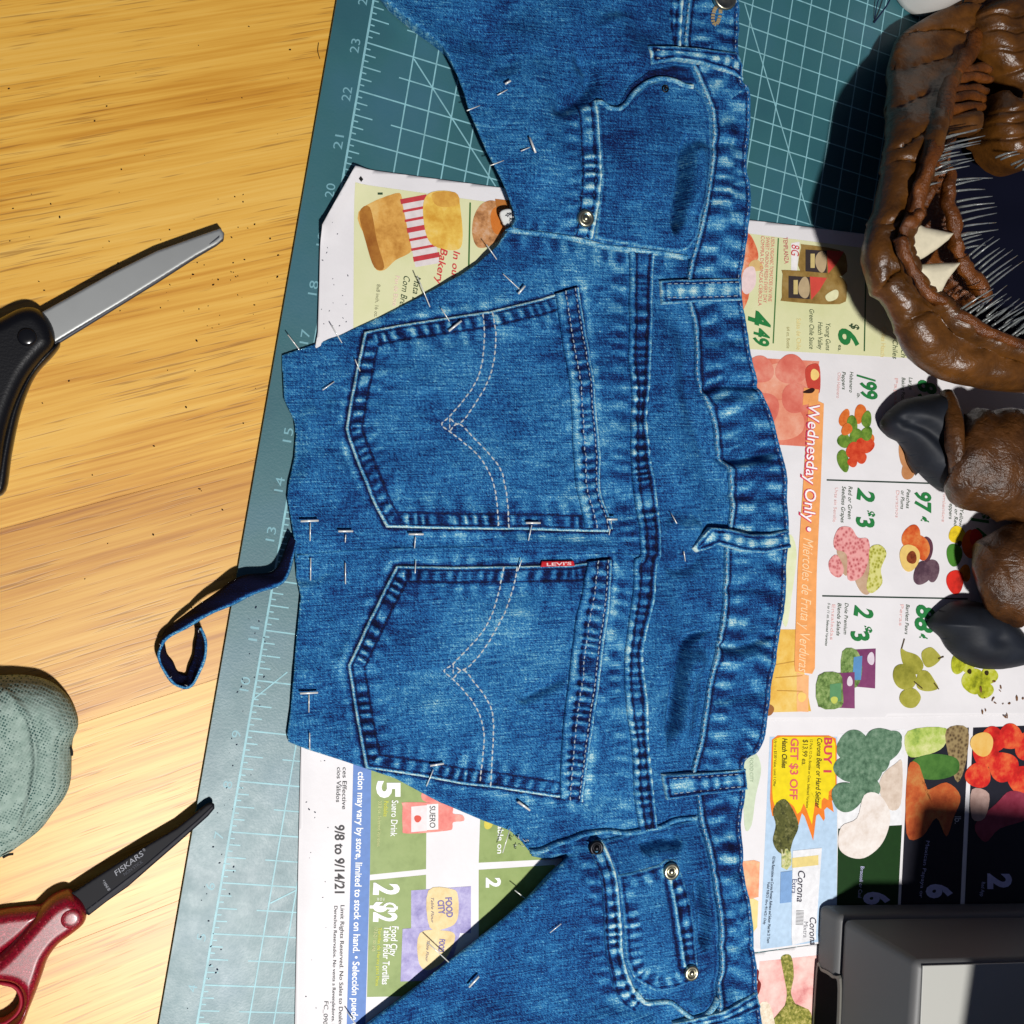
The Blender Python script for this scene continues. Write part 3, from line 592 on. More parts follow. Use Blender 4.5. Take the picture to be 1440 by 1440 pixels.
for t_, p0, p1 in (("Chile Habanero", (1178, 524), (1176, 560)), ("Uvas sin Semilla", (1174, 686), (1171, 734)), ("Duraznos", (1260, 690), (1259, 728)), ("Ensaladas", (1170, 850), (1167, 900)), ("Peras", (1266, 850), (1264, 880)), ("Papas", (1258, 532), (1257, 570)), ("Pimientos", (1326, 690), (1324, 734))): fa.text(t_, p0, p1, 4.5, (232, 190, 186), 4)
hab = [picture("habanero_orange", [(196, 84, 24), (226, 130, 62)], 200), picture("habanero_green", [(56, 96, 24), (128, 160, 60)], 200), picture("habanero_red", [(186, 44, 20), (222, 92, 54)], 200)]
for cx, cy, rx, ry, k, a in ((1187, 588, 7, 13, 0, .3), (1198, 596, 7, 12, 1, -.2), (1209, 582, 8, 14, 0, .2), (1218, 590, 7, 12, 1, .1), (1186, 620, 9, 10, 1, 0), (1203, 614, 9, 12, 1, .5), (1218, 610, 8, 10, 1, .3), (1190, 604, 7, 9, 0, .6), (1200, 634, 11, 12, 2, 0), (1216, 626, 13, 11, 2, .2), (1185, 648, 8, 16, 1, -.2), (1210, 644, 8, 8, 2, 0), (1198, 650, 7, 7, 2, 0), (1222, 618, 7, 9, 0, 0)): fa.ell(cx, cy, rx, ry, hab[k], 2+(int(cx+cy) % 5), a)
gr = picture("red_grape_print", [(150, 60, 66), (206, 122, 122), (226, 160, 156)], 480, 'voronoi'); gg = picture("green_grape_print", [(110, 110, 30), (182, 180, 80), (210, 206, 130)], 480, 'voronoi'); bowl = picture("bowl_print", [(176, 140, 110), (206, 178, 150)], 100)
fa.poly([(1172, 758), (1180, 742), (1196, 742), (1206, 756), (1220, 758), (1222, 780), (1212, 810), (1192, 815), (1190, 780), (1174, 772)], gr, 4); fa.poly([(1165, 790), (1176, 780), (1186, 800), (1180, 812), (1168, 806)], gr, 4)
fa.poly([(1176, 770), (1190, 766), (1192, 806), (1184, 804)], bowl, 3); fa.poly([(1202, 812), (1216, 790), (1222, 780), (1224, 830), (1212, 834)], bowl, 3); fa.poly([(1222, 772), (1236, 766), (1246, 778), (1238, 800), (1240, 820), (1226, 834), (1218, 826), (1222, 800)], gg, 5)
pea = picture("peach_fruit_print", [(150, 30, 20), (206, 90, 40), (224, 150, 80)], 60)
fa.ell(1281, 756, 13, 18, pea, 4, 0.2); fa.ell(1296, 770, 10, 18, pea, 3, -0.2); fa.ell(1303, 772, 8, 18, picture("plum_print", [(50, 24, 34), (100, 60, 74)], 60), 2); fa.ell(1278, 784, 14, 19, ink((224, 190, 110)), 6); fa.ell(1281, 784, 7, 9, picture("pit_print", [(90, 30, 16), (160, 80, 40)], 200), 7)
fa.ell(1296, 806, 12, 17, picture("plum2_print", [(44, 30, 42), (84, 60, 72), (120, 96, 104)], 70), 5, 0.3); fa.ell(1310, 802, 10, 16, picture("plum2_print", [(44, 30, 42)], 70), 4)
for cx, cy, rx, ry, c in ((1345, 752, 12, 12, (226, 196, 40)), (1341, 780, 11, 16, (70, 124, 44)), (1362, 765, 10, 20, (224, 96, 40)), (1371, 756, 9, 12, (206, 50, 50)), (1342, 818, 12, 17, (206, 44, 34)), (1356, 806, 8, 12, (226, 140, 40))): fa.ell(cx, cy, rx, ry, picture("bell_%d_%d" % (cx, cy), [tuple(int(v*.7) for v in c), c, tuple(min(255, int(v*1.1)) for v in c)], 70), 3+int(cx) % 4)
fa.ell(1348, 764, 3, 4, ink((50, 46, 20)), 8)
for cx, cy, ry in ((1272, 636, 20), (1276, 662, 13)): fa.ell(cx, cy, 9, ry, picture("potato_print", [(176, 116, 70), (206, 150, 104)], 80), 3)
pur = picture("bag_purple_print", [(110, 50, 92), (134, 70, 110)], 60); sal = picture("salad_print", [(60, 84, 36), (112, 140, 74), (160, 176, 116)], 360)
fa.rect([(1188, 914), (1231, 912), (1230, 968), (1186, 964)], pur, 3); fa.poly([(1184, 916), (1204, 914), (1212, 940), (1204, 966), (1184, 962)], sal, 4, n=3); fa.rect([(1200, 924), (1212, 922), (1210, 956), (1198, 956)], ink((90, 140, 186)), 5); fa.ell(1224, 926, 5, 9, ink((214, 200, 210)), 6)
fa.rect([(1152, 948), (1201, 945), (1201, 996), (1150, 994)], pur, 6); fa.poly([(1150, 950), (1180, 947), (1184, 970), (1182, 994), (1150, 993)], sal, 7, n=3); fa.rect([(1166, 962), (1182, 960), (1182, 986), (1166, 986)], ink((90, 140, 96)), 8); fa.ell(1194, 958, 4, 7, ink((214, 200, 210)), 8); fa.ell(1172, 984, 5, 5, ink((190, 196, 90)), 9)
prr = picture("pear_print", [(112, 112, 34), (156, 152, 58), (182, 176, 84)], 50)
for pts, l in (([(1266, 912), (1274, 916), (1290, 922), (1298, 936), (1290, 948), (1276, 944), (1268, 930)], 3), ([(1296, 916), (1308, 910), (1318, 918), (1322, 926), (1312, 936), (1302, 938), (1296, 928)], 4), ([(1258, 938), (1270, 934), (1284, 944), (1288, 958), (1278, 970), (1262, 966), (1255, 952)], 5), ([(1292, 944), (1304, 944), (1314, 958), (1318, 968), (1304, 972), (1290, 968), (1288, 956)], 4), ([(1268, 972), (1284, 968), (1294, 980), (1286, 994), (1272, 994), (1264, 984)], 6)): fa.poly(pts, prr, l)
fa.rule((1267, 912), (1271, 898), 1.6, ink((80, 66, 40)), 6); fa.rule((1318, 926), (1326, 923), 2, ink((70, 54, 30)), 6); fa.rule((1284, 958), (1296, 968), 1.6, ink((70, 54, 30)), 7); fa.rule((1312, 960), (1319, 969), 1.6, ink((70, 54, 30)), 7)
gua = picture("tomatillo_print", [(110, 116, 20), (176, 180, 40), (206, 206, 110)], 120)
for cx, cy, rx, ry in ((1346, 934, 10, 14), (1360, 936, 10, 10), (1368, 958, 16, 18), (1390, 950, 12, 12), (1384, 970, 12, 12)): fa.ell(cx, cy, rx, ry, gua, 3+int(cx) % 4)
for cx, cy in ((1356, 930), (1362, 944), (1386, 946)): fa.ell(cx, cy, 3, 3.5, ink((50, 40, 14)), 8)

# ================================================================== denim shorts
def denim_mat(name, shift=0.0):
    mt, nt, b = newmat(name)
    at = N(nt, "ShaderNodeAttribute", attribute_name="wear"); sep = nt.nodes.new("ShaderNodeSeparateColor"); nt.links.new(at.outputs["Color"], sep.inputs[0])
    A = -0.20
    slub = noise(nt, coords(nt, (60, 1500, 1), A), 1.0, 3, 0.6)       # long warp streaks
    weft = noise(nt, coords(nt, (1500, 90, 1), A), 1.0, 2, 0.6)
    tw = noise(nt, coords(nt, (420, 1900, 1), A+0.75), 1.0, 1, 0.5)   # twill diagonal
    fine = noise(nt, coords(nt), 1500, 2, 0.6)
    cloud = noise(nt, coords(nt), 26, 4, 0.6)
    mid = noise(nt, coords(nt), 150, 3, 0.6)
    def w(x, k): return math_(nt, 'MULTIPLY', math_(nt, 'SUBTRACT', x, 0.5), k)
    v = math_(nt, 'ADD', w(slub, 0.8), w(weft, 0.32)); v = math_(nt, 'ADD', v, w(tw, 0.62)); v = math_(nt, 'ADD', v, w(fine, 0.72))
    v = math_(nt, 'ADD', v, w(cloud, 0.62)); v = math_(nt, 'ADD', v, w(mid, 0.2))
    v = math_(nt, 'ADD', v, math_(nt, 'MULTIPLY', sep.outputs[0], 0.55)); v = math_(nt, 'SUBTRACT', v, math_(nt, 'MULTIPLY', sep.outputs[1], 0.42))
    v = math_(nt, 'ADD', v, 0.405+shift, True)
    r = ramp(nt, [(0.0, S(4, 8, 38)), (0.22, S(9, 31, 84)), (0.40, S(22, 80, 136)), (0.57, S(46, 118, 168)), (0.75, S(110, 168, 190)), (0.98, S(200, 220, 214))], v)
    nt.links.new(r.outputs[0], b.inputs["Base Color"])
    b.inputs["Roughness"].default_value = 0.85; b.inputs["Specular IOR Level"].default_value = 0.15
    b.inputs["Sheen Weight"].default_value = 0.0; b.inputs["Sheen Roughness"].default_value = 0.5
    h = math_(nt, 'ADD', math_(nt, 'MULTIPLY', tw, 0.8), math_(nt, 'ADD', fine, math_(nt, 'MULTIPLY', mid, 0.8)))
    bumpn(nt, b, h, 0.55, 0.0006)
    return mt
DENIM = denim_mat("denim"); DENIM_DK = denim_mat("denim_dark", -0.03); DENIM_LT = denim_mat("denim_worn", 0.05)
THREAD = plain("thread_pale", S(176, 182, 182), 0.7, spec=0.2, var=0.2, vs=900); THREAD_DK = plain("thread_navy", S(16, 26, 60), 0.7, spec=0.2, var=0.3, vs=900)

ST = [(712, 322), (717, 325), (758, 331), (808, 338), (840, 347), (875, 352), (904, 355), (942, 360), (964, 364)]          # side seam by the upper front
SB = [(742, 1195), (760, 1193), (782, 1184), (806, 1177), (820, 1172), (850, 1168), (879, 1170), (904, 1166), (929, 1162), (951, 1153), (980, 1150)]
HEM = [(716, 321), (700, 345), (675, 368), (650, 385), (600, 412), (545, 440), (480, 470), (400, 497), (400, 520), (402, 560), (408, 574), (416, 590), (418.5, 610), (416, 645), (408, 680), (406, 700), (410, 722), (415, 755), (418, 790), (420, 815), (425, 840), (422, 870), (419, 900), (414, 960), (411, 1000), (406, 1036), (408, 1046), (435, 1057), (490, 1075), (560, 1098), (620, 1130), (680, 1155), (720, 1170), (735, 1185), (742, 1195)]
UPL = [(505, -40), (535, 0), (570, 30), (600, 52), (618, 68), (640, 110), (657, 160), (680, 215), (700, 255), (718, 298), (721, 310), (716, 321)]
LOL = [(742, 1195), (775, 1200), (800, 1196), (770, 1222), (740, 1254), (700, 1292), (640, 1343), (580, 1393), (515, 1443), (470, 1480)]
WO = [(1030, -40), (1031, 0), (1033, 40), (1029, 70), (1033, 118), (1043, 130), (1048, 165), (1046, 200), (1043, 240), (1048, 265), (1045, 310), (1042, 350), (1039, 390), (1041, 428), (1045, 445), (1048, 470), (1053, 510), (1065, 545), (1080, 580), (1092, 620), (1100, 650), (1106, 690), (1108, 740), (1107, 760), (1103, 800), (1100, 850), (1093, 890), (1087, 930), (1077, 980), (1070, 1030), (1060, 1055), (1046, 1064), (1041, 1075), (1043, 1110), (1039, 1150), (1038, 1180), (1040, 1230), (1047, 1260), (1052, 1320), (1056, 1360), (1056, 1400), (1062, 1440), (1066, 1480)]
WI = [(966, -40), (962, 0), (955, 60), (957, 85), (966, 100), (984, 144), (992, 167), (992, 208), (987, 250), (980, 292), (973, 333), (965, 389), (964, 410), (967, 431), (974, 463), (976, 525), (987, 560), (1000, 595), (1005, 635), (1018, 659), (1024, 691), (1024, 720), (1021, 745), (1016, 773), (1013, 831), (1012, 866), (1005, 901), (995, 948), (987, 995), (980, 1041), (970, 1076), (970, 1095), (976, 1118), (982, 1151), (987, 1179), (993, 1220), (1000, 1268), (1002, 1304), (1004, 1345), (1003, 1380), (1000, 1400), (996, 1440), (994, 1480)]
WOs = catmull(WO, 4); WIs = catmull(WI, 4)
def sm(a, b, x): t = np.clip((x-a)/(b-a), 0, 1); return t*t*(3-2*t)
# folds: polyline, amplitude mm (+ ridge, - valley), half width px
FOLDS = [([(955, 190), (952, 250), (946, 300), (941, 338)], -8.5, 6.5), ([(970, 200), (972, 250), (964, 310)], 2.5, 14), ([(978, 556), (1010, 542), (1076, 546)], -3.0, 6), ([(990, 570), (1062, 566)], 1.6, 9),
    ([(998, 640), (1035, 646), (1096, 632)], -3.4, 7), ([(1012, 662), (1088, 654)], 1.8, 10), ([(998, 906), (1040, 908), (1090, 888)], -3.0, 6), ([(998, 930), (1080, 920)], 1.6, 10),
    ([(1000, 884), (970, 895), (957, 915), (950, 960), (943, 1010), (939, 1055)], -7.5, 6), ([(985, 905), (968, 945), (960, 1000), (955, 1050)], 3.6, 13),
    ([(960, 430), (962, 500), (968, 560), (985, 620), (1000, 680), (1004, 730)], -2.0, 12), ([(932, 440), (940, 540), (945, 640), (960, 720)], 2.2, 22), ([(928, 800), (930, 900), (920, 1000), (935, 1080)], 2.0, 16),
    ([(985, 760), (975, 790), (950, 800), (930, 790)], -2.2, 9), ([(985, 735), (960, 745), (935, 730)], 1.6, 12),
    ([(700, 30), (735, 80), (745, 150), (760, 220), (735, 290)], 2.4, 30), ([(640, 40), (690, 70), (720, 110)], -1.8, 18), ([(800, 70), (828, 105), (812, 138), (765, 165)], -4.5, 12), ([(850, 20), (870, 70), (900, 110)], 2.0, 22),
    ([(640, 1360), (720, 1300), (790, 1240)], 1.8, 24), ([(560, 1440), (690, 1400), (800, 1380), (850, 1390)], -1.8, 20), ([(800, 1440), (860, 1425), (920, 1440)], 2.2, 16),
    ([(975, 1225), (982, 1280), (984, 1335)], -6.0, 7), ([(893, 1192), (930, 1180), (960, 1184)], -6.0, 9), ([(960, 1400), (990, 1385), (1030, 1370)], -2.2, 12),
    ([(436, 560), (440, 640), (425, 700)], 1.2, 14), ([(412, 815), (445, 812), (475, 798)], -2.0, 7), ([(520, 765), (600, 764), (700, 762)], -1.2, 9), ([(470, 830), (480, 880), (474, 930)], -1.6, 8), ([(482, 930), (480, 1000), (490, 1060)], -1.6, 8), ([(474, 540), (470, 590), (478, 650), (520, 730)], 0.9, 8),
    ([(690, 760), (800, 768), (880, 775)], 0.8, 10), ([(1000, 300), (1040, 296)], -1.0, 5), ([(1010, 160), (1012, 240), (1000, 330)], 1.4, 12), ([(1012, 1160), (1022, 1240), (1028, 1330)], 1.2, 14), ([(1050, 1200), (1030, 1220), (1010, 1230)], -1.2, 6),
    ([(725, 988), (770, 965), (795, 950)], -2.4, 7), ([(600, 840), (690, 870), (760, 860)], 0.8, 30), ([(560, 560), (640, 640), (760, 640)], 0.7, 40), ([(865, 400), (862, 560), (868, 700)], 0.9, 16), ([(858, 830), (852, 960), (848, 1080)], 1.0, 18)]
FOLDS += [([(1010, 690), (1050, 700), (1106, 694)], -1.1, 6), ([(1006, 830), (1050, 826), (1100, 832)], -1.3, 7), ([(992, 985), (1030, 978), (1078, 968)], -1.1, 7), ([(972, 475), (1010, 480), (1050, 474)], -1.0, 7), ([(990, 1225), (1015, 1218), (1044, 1226)], -1.0, 6), ([(996, 1330), (1024, 1322), (1054, 1332)], -1.0, 6), ([(985, 215), (1014, 206), (1046, 214)], -1.0, 6)]
FOLDS = [(catmull(a, 4), b*(1.6 if b < 0 else 2.0), c) for a, b, c in FOLDS]
def HB(x, y):
    """height (mm above mat) of the shell fabric surface"""
    x = np.asarray(x, float); y = np.asarray(y, float)
    h = 4.4+5.2*sm(430, 950, x)+4.5*np.exp(-((x-905)/55)**2-((y-240)/75)**2)+2.5*np.exp(-((x-930)/50)**2-((y-1290)/80)**2)
    up = sm(40, -40, y-(320+0.10*(x-716))); lo = sm(-30, 60, y-(1190-0.10*(x-742)))
    h = h+up*(3.6+2.0*sm(720, 640, x))+lo*(4.2+6.5*np.exp(-((x-800)/90)**2-((y-1215)/80)**2))
    h = h+2.6*vnoise(x, y, 120, 1)+2.8*vnoise(x*0.7, y*1.25, 52, 2)+1.0*vnoise(x, y*1.3, 22, 3)
    for ln, amp, wd in FOLDS:
        x0, y0 = ln.min(0)-3*wd; x1, y1 = ln.max(0)+3*wd
        k = (x > x0) & (x < x1) & (y > y0) & (y < y1)
        if not k.any(): continue
        d, s, _, _ = pdist(x[k], y[k], ln)
        Lf = np.linalg.norm(np.diff(ln, axis=0), axis=1).sum(); tp = np.clip(np.minimum(s, Lf-s)/(0.2*Lf), 0, 1); tp = tp*tp*(3-2*tp)
        h[k] += amp*np.exp(-(d/(wd*(0.55+0.45*tp)))**2)*tp
    return np.where(h > 4.0, h, 4.0-1.8*(1-np.exp(-(4.0-np.minimum(h, 4.0))/1.8)))
def pucker(x, y, line, off, wd, period, seed, closed=False, amp=1.0):
    """alternating faded and dark bars beside a seam"""
    d, s, _, _ = pdist(x, y, line, closed)
    wv = 1+0.5*vnoise(s, d, 30, seed+2); a = np.exp(-(np.abs(d-off)/(wd*wv))**4)*amp*np.clip(1+0.9*vnoise(s, 0*s, 36, seed+3), 0.3, 1.4)
    ph = s/period+1.5*vnoise(s, 0*s, period*2.2, seed)+0.010*(d-off)*np.sin(seed)
    v = np.sin(2*math.pi*ph)+0.7*vnoise(s, d, 6, seed+1)
    return a*np.clip(v, 0, 1.2), a*np.clip(-v, 0, 1.2), a*v
def wear_shade_pack(l, dk): z = np.zeros_like(l); return np.stack([np.clip(l, 0, 1.6), np.clip(dk, 0, 1.6), z, z+1], 1)
def streaks(x, y): 
    return 0.10*np.clip(vnoise(x, y*6, 60, 21)*3-0.6, 0, 1)

PK1 = [(515, 465), (560, 456), (600, 450), (690, 437), (760, 420), (800, 407), (811, 405), (815, 422), (820, 463), (823, 500), (828, 545), (834, 600), (839, 660), (841, 700), (850, 722), (857, 742), (853, 748), (800, 747), (740, 745), (640, 744), (545, 742), (529, 712), (507, 660), (492, 618), (488, 602), (493, 570), (501, 528), (508, 495)]
PK2 = [(559, 796), (640, 797), (720, 796), (800, 794), (840, 788), (855, 786), (855, 800), (850, 850), (843, 900), (835, 960), (827, 1020), (820, 1080), (817, 1125), (780, 1121), (700, 1109), (652, 1104), (600, 1094), (530, 1084), (517, 1083), (508, 1040), (500, 990), (491, 936), (508, 900), (530, 856)]
YL = [(882, 352), (884, 380), (882, 446), (881, 504), (886, 562), (883, 621), (886, 673), (893, 720), (897, 779), (888, 787), (887, 831), (879, 890), (875, 933), (878, 992), (886, 1050), (890, 1120), (898, 1168)]
YR = [(917, 356), (917, 387), (913, 463), (911, 533), (907, 592), (911, 644), (919, 682), (924, 720), (925, 782), (920, 787), (917, 831), (907, 887), (901, 919), (905, 962), (908, 1035), (915, 1096), (922, 1163)]
YLs = catmull(YL, 3); YRs = catmull(YR, 3)
root = thing("denim_shorts", "cut and re-pinned blue denim jeans laid open across the mat", "jeans", tuple(P(740, 720, MAT_Z)))
root["label"] = "cut blue denim jeans pinned open across the mat"
def body_wear_shade(extra):
    def f(x, y, d):
        l = 0.25*np.exp(-(d/2.0)**2)+streaks(x, y); dk = 0*l
        for (ln, off, wd, per, seed, cl, amp) in extra:
            a, b, _ = pucker(x, y, ln, off, wd, per, seed, cl, amp); l += a*0.36; dk += b*0.36
            if cl:
                q, _, _, _ = pdist(x, y, ln, True); l += np.exp(-((q-9)/5)**2)*np.clip(0.22+0.5*vnoise(x, y, 40, seed+7), 0, 0.5); dk += 0.9*np.exp(-(q/3.2)**2)  # pale fade, then a dark line: pocket's edge shadow painted into the denim
        return wear_shade_pack(l, dk)
    return f
lift = lambda x, y: 0.0
BK = HEM+[p for p in SB[1:]]+[(1000, 1150), (1000, 1000), (1030, 850), (1040, 740), (1030, 660), (1000, 500), (985, 364)]+[p for p in ST[::-1]]
BKs = np.array(BK, float)
def h_back(x, y, d=None):
    e = 0 if d is None else -1.2*np.exp(-(d/10)**2)
    return HB(x, y)+e
back = cloth("back_panel", BKs, h_back, DENIM, root, step=2.0, floor=0.9, under=1.5, rim=3, rimdrop=0.9,
      wear_shade_f=body_wear_shade([(ST, 10, 16, 26, 31, False, 0.8), (YLs, 14, 12, 24, 32, False, 0.8), (PK1, 6, 12, 30, 33, True, 0.45), (PK2, 6, 12, 30, 34, True, 0.45), (catmull([(830, 790), (870, 785), (930, 783)], 3), 6, 10, 18, 35, False, 0.6)]))
UPF = UPL+[p for p in ST[1:]]+[(1000, 370), (1010, 200), (1000, 140), (990, 100), (980, 60), (985, -40)]
def h_uf(x, y, d=None): return HB(x, y)+0.8+(0 if d is None else 1.2*np.exp(-(d/14)**2)*sm(760, 700, x))
cloth("upper_front_panel", np.array(UPF, float), h_uf, DENIM, root, floor=0.9, under=6, rim=4, rimdrop=1.4,
      wear_shade_f=body_wear_shade([(ST, 8, 12, 26, 36, False, 0.6), (catmull([(808, 147), (808, 250), (804, 333)], 4), 8, 12, 22, 37, False, 0.8)]))
LOF = LOL+[(1010, 1480), (1015, 1340), (1005, 1250), (1000, 1160)]+[p for p in SB[::-1][:-1]]
def h_lf(x, y, d=None): return HB(x, y)-0.6
cloth("lower_front_panel", np.array(LOF, float), h_lf, DENIM, root, floor=0.9, under=6, rim=4, rimdrop=1.4,
      wear_shade_f=body_wear_shade([(SB, 12, 14, 26, 38, False, 0.5), (catmull([(822, 1179), (834, 1234), (843, 1318), (854, 1373), (865, 1401)], 4), 8, 12, 22, 39, False, 0.9)]))
# rolled side seams
def ridge(name, line, hf, wd, hgt, mat, parent, wear_shade_f=None, step=1.6):
    ln = resample(catmull(line, 6), 3); t = np.gradient(ln, axis=0); t /= np.linalg.norm(t, axis=1)[:, None]; n = np.stack([-t[:, 1], t[:, 0]], 1)
    poly = np.vstack([ln+n*wd/2, (ln-n*wd/2)[::-1]])
    def hh(x, y, d): return hf(x, y)+hgt*np.sqrt(np.clip(1-(1-np.clip(d/(wd/2), 0, 1))**2, 0, 1))
    return cloth(name, poly, hh, mat, parent, step=step, skirt=1.2, rim=0, wear_shade_f=wear_shade_f)
def pale_wear(seed, amt=0.75, per=9):
    def f(x, y, d):
        l = amt*(0.6+0.8*vnoise(x, y, per, seed)); return wear_shade_pack(l, 0*l)
    return f
ridge("side_seam", ST, lambda x, y: HB(x, y)+0.9, 7, 1.4, DENIM, root, pale_wear(41)); ridge("side_seam", SB, lambda x, y: HB(x, y)+0.3, 6, 1.2, DENIM, root, pale_wear(42, 0.55))
# felled yoke seam
yp = np.vstack([YLs, YRs[::-1]])
def h_yoke(x, y, d=None):
    _, _, v = pucker(x, y, (YLs+resample(YRs, 1)[np.linspace(0, len(resample(YRs, 1))-1, len(YLs)).astype(int)])/2, 0, 15, 15, 51)
    dl, _, _, _ = pdist(x, y, YLs); dr, _, _, _ = pdist(x, y, YRs)
    return HB(x, y)+2.0+0.55*v+0.5*np.exp(-((dr-3)/2.5)**2)-0.45*np.exp(-((dr-8)/2.2)**2)-0.45*np.exp(-((dl-9)/2.2)**2)+0.5*np.exp(-((dl-4)/3)**2)
def w_yoke(x, y, d):
    mid = (YLs+resample(YRs, 1)[np.linspace(0, len(resample(YRs, 1))-1, len(YLs)).astype(int)])/2
    a, b, _ = pucker(x, y, mid, 0, 13, 15, 51); dl, _, _, _ = pdist(x, y, YLs); dr, _, _, _ = pdist(x, y, YRs)
    l = 0.42*a+0.7*np.exp(-((dr-2)/2)**2)+0.55*np.exp(-((dl-3)/4)**2)*(0.7+vnoise(x, y, 12, 9)); dk = 0.5*b+0.95*np.exp(-((dr-7)/1.7)**2)+0.9*np.exp(-((dl-9)/1.7)**2)+0.12
    return wear_shade_pack(l, dk)
cloth("yoke_seam", yp, h_yoke, DENIM, root, step=1.6, skirt=2, rim=3, rimdrop=0.9, wear_shade_f=w_yoke)
# back pockets
def h_pocket(poly, seed):
    def f(x, y, d=None):
        if d is None: d, _, _, _ = pdist(x, y, poly, True)
        _, _, v = pucker(x, y, poly, 12, 9, 17, seed, True)
        return HB(x, y)+1.5+0.5*v-0.35*np.exp(-((d-5)/1.6)**2)-0.35*np.exp(-((d-22)/1.8)**2)+0.25*np.exp(-((d-26)/6)**2)
    return f
def w_pocket(poly, seed, mouth):
    def f(x, y, d):
        a, b, _ = pucker(x, y, poly, 13, 8, 17, seed, True); a2, b2, _ = pucker(x, y, poly, 32, 11, 26, seed+1, True, 0.55)
        l = 0.85*np.exp(-((d-1.2)/2.4)**2)+0.5*a+0.36*a2+streaks(x, y)*1.6+0.10*np.exp(-((d-90)/60)**2); dk = 0.52*b+0.34*b2+0.85*np.exp(-((d-5)/1.5)**2)+0.8*np.exp(-((d-22)/1.7)**2)+0.15*np.exp(-((d-13)/10)**2)
        return wear_shade_pack(l, dk)
    return f
hp1 = h_pocket(PK1, 61); hp2 = h_pocket(PK2, 65)
p1 = cloth("back_pocket", PK1, hp1, DENIM, root, step=1.6, skirt=2.2, rim=3, rimdrop=0.9, wear_shade_f=w_pocket(PK1, 61, None))
p2 = cloth("back_pocket", PK2, hp2, DENIM, root, step=1.6, skirt=2.2, rim=3, rimdrop=0.9, wear_shade_f=w_pocket(PK2, 65, None))
# pocket mouth hems
HL1 = [(779, 414), (787, 475), (796, 533), (802, 606), (806, 679), (812, 712), (818, 742)]; HR1 = [(810, 405), (820, 463), (827, 513), (834, 577), (840, 635), (840, 691), (851, 722), (857, 744)]
HL2 = [(822, 789), (811, 846), (802, 910), (795, 962), (788, 1035), (785, 1090), (787, 1122)]; HR2 = [(854, 786), (851, 850), (844, 900), (836, 960), (829, 1020), (821, 1080), (818, 1127)]
def hem(name, L, R, hb, seed, parent):
    L = catmull(L, 4); R = catmull(R, 4); mid = (resample(L, 4)[np.linspace(0, len(resample(L, 4))-1, 60).astype(int)]+resample(R, 4)[np.linspace(0, len(resample(R, 4))-1, 60).astype(int)])/2
    def hh(x, y, d):
        _, _, v = pucker(x, y, mid, 0, 14, 15, seed); dl, _, _, _ = pdist(x, y, L); dr, _, _, _ = pdist(x, y, R)
        return hb(x, y)+2.0+0.5*v-0.4*np.exp(-((dl-12)/1.7)**2)-0.4*np.exp(-((dr-5)/1.6)**2)
    def ww(x, y, d):
        a, b, _ = pucker(x, y, mid, 0, 12, 15, seed); dl, _, _, _ = pdist(x, y, L); dr, _, _, _ = pdist(x, y, R)
        l = 0.42*a+0.75*np.exp(-((dr-1)/2.2)**2)+0.5*np.exp(-((dl-5)/5)**2)*(0.8+vnoise(x, y, 10, seed)); dk = 0.42*b+0.8*np.exp(-((dr-6)/1.7)**2)+0.6*np.exp(-((dl-13)/1.7)**2)+0.06
        return wear_shade_pack(l, dk)
    o = cloth(name, np.vstack([L, R[::-1]]), hh, DENIM, parent, step=1.6, skirt=2.6, rim=3, rimdrop=0.9, wear_shade_f=ww)
    return L, R, lambda x, y: hh(x, y, np.full(np.shape(x), 9.0))
# pocket hems are sub-parts of the pockets; same base height under them
flat1 = lambda x, y: HB(x, y)+1.7
hm1 = hem("pocket_hem", HL1, HR1, flat1, 71, p1); hm2 = hem("pocket_hem", HL2, HR2, flat1, 73, p2)
# waistband
WBP = np.vstack([WOs, WIs[::-1]])
def h_wb(x, y, d=None):
    dl, s, _, _ = pdist(x, y, WIs); dr, s2, _, _ = pdist(x, y, WOs)
    return HB(x, y)+1.9+0.7*np.exp(-((dl-3)/2.6)**2)-0.6*np.exp(-((dl-8)/1.8)**2)-0.4*np.exp(-((dr-6)/1.8)**2)+0.5*np.exp(-((dr-2)/2.5)**2)+0.5*vnoise(x, y, 16, 81)+0.25*np.sin(s/13+3*vnoise(s, 0*s, 40, 5))*np.exp(-((dl-16)/12)**2)
def w_wb(x, y, d):
    dl, s, _, _ = pdist(x, y, WIs); dr, s2, _, _ = pdist(x, y, WOs)
    a, b, _ = pucker(x, y, WIs, 22, 14, 26, 82); a2, b2, _ = pucker(x, y, WOs, 18, 14, 30, 83)
    l = 0.55*np.exp(-((dl-2.5)/2.2)**2)+0.35*np.exp(-(dr/2)**2)+0.45*a+0.38*a2; dk = 0.8*np.exp(-((dl-8)/1.6)**2)+0.6*np.exp(-((dr-7)/1.4)**2)+0.36*b+0.36*b2+0.05
    return wear_shade_pack(l, dk)
cloth("waistband", WBP, h_wb, DENIM, root, step=1.8, floor=1.2, under=1.5, rim=4, rimdrop=1.6, wear_shade_f=w_wb)
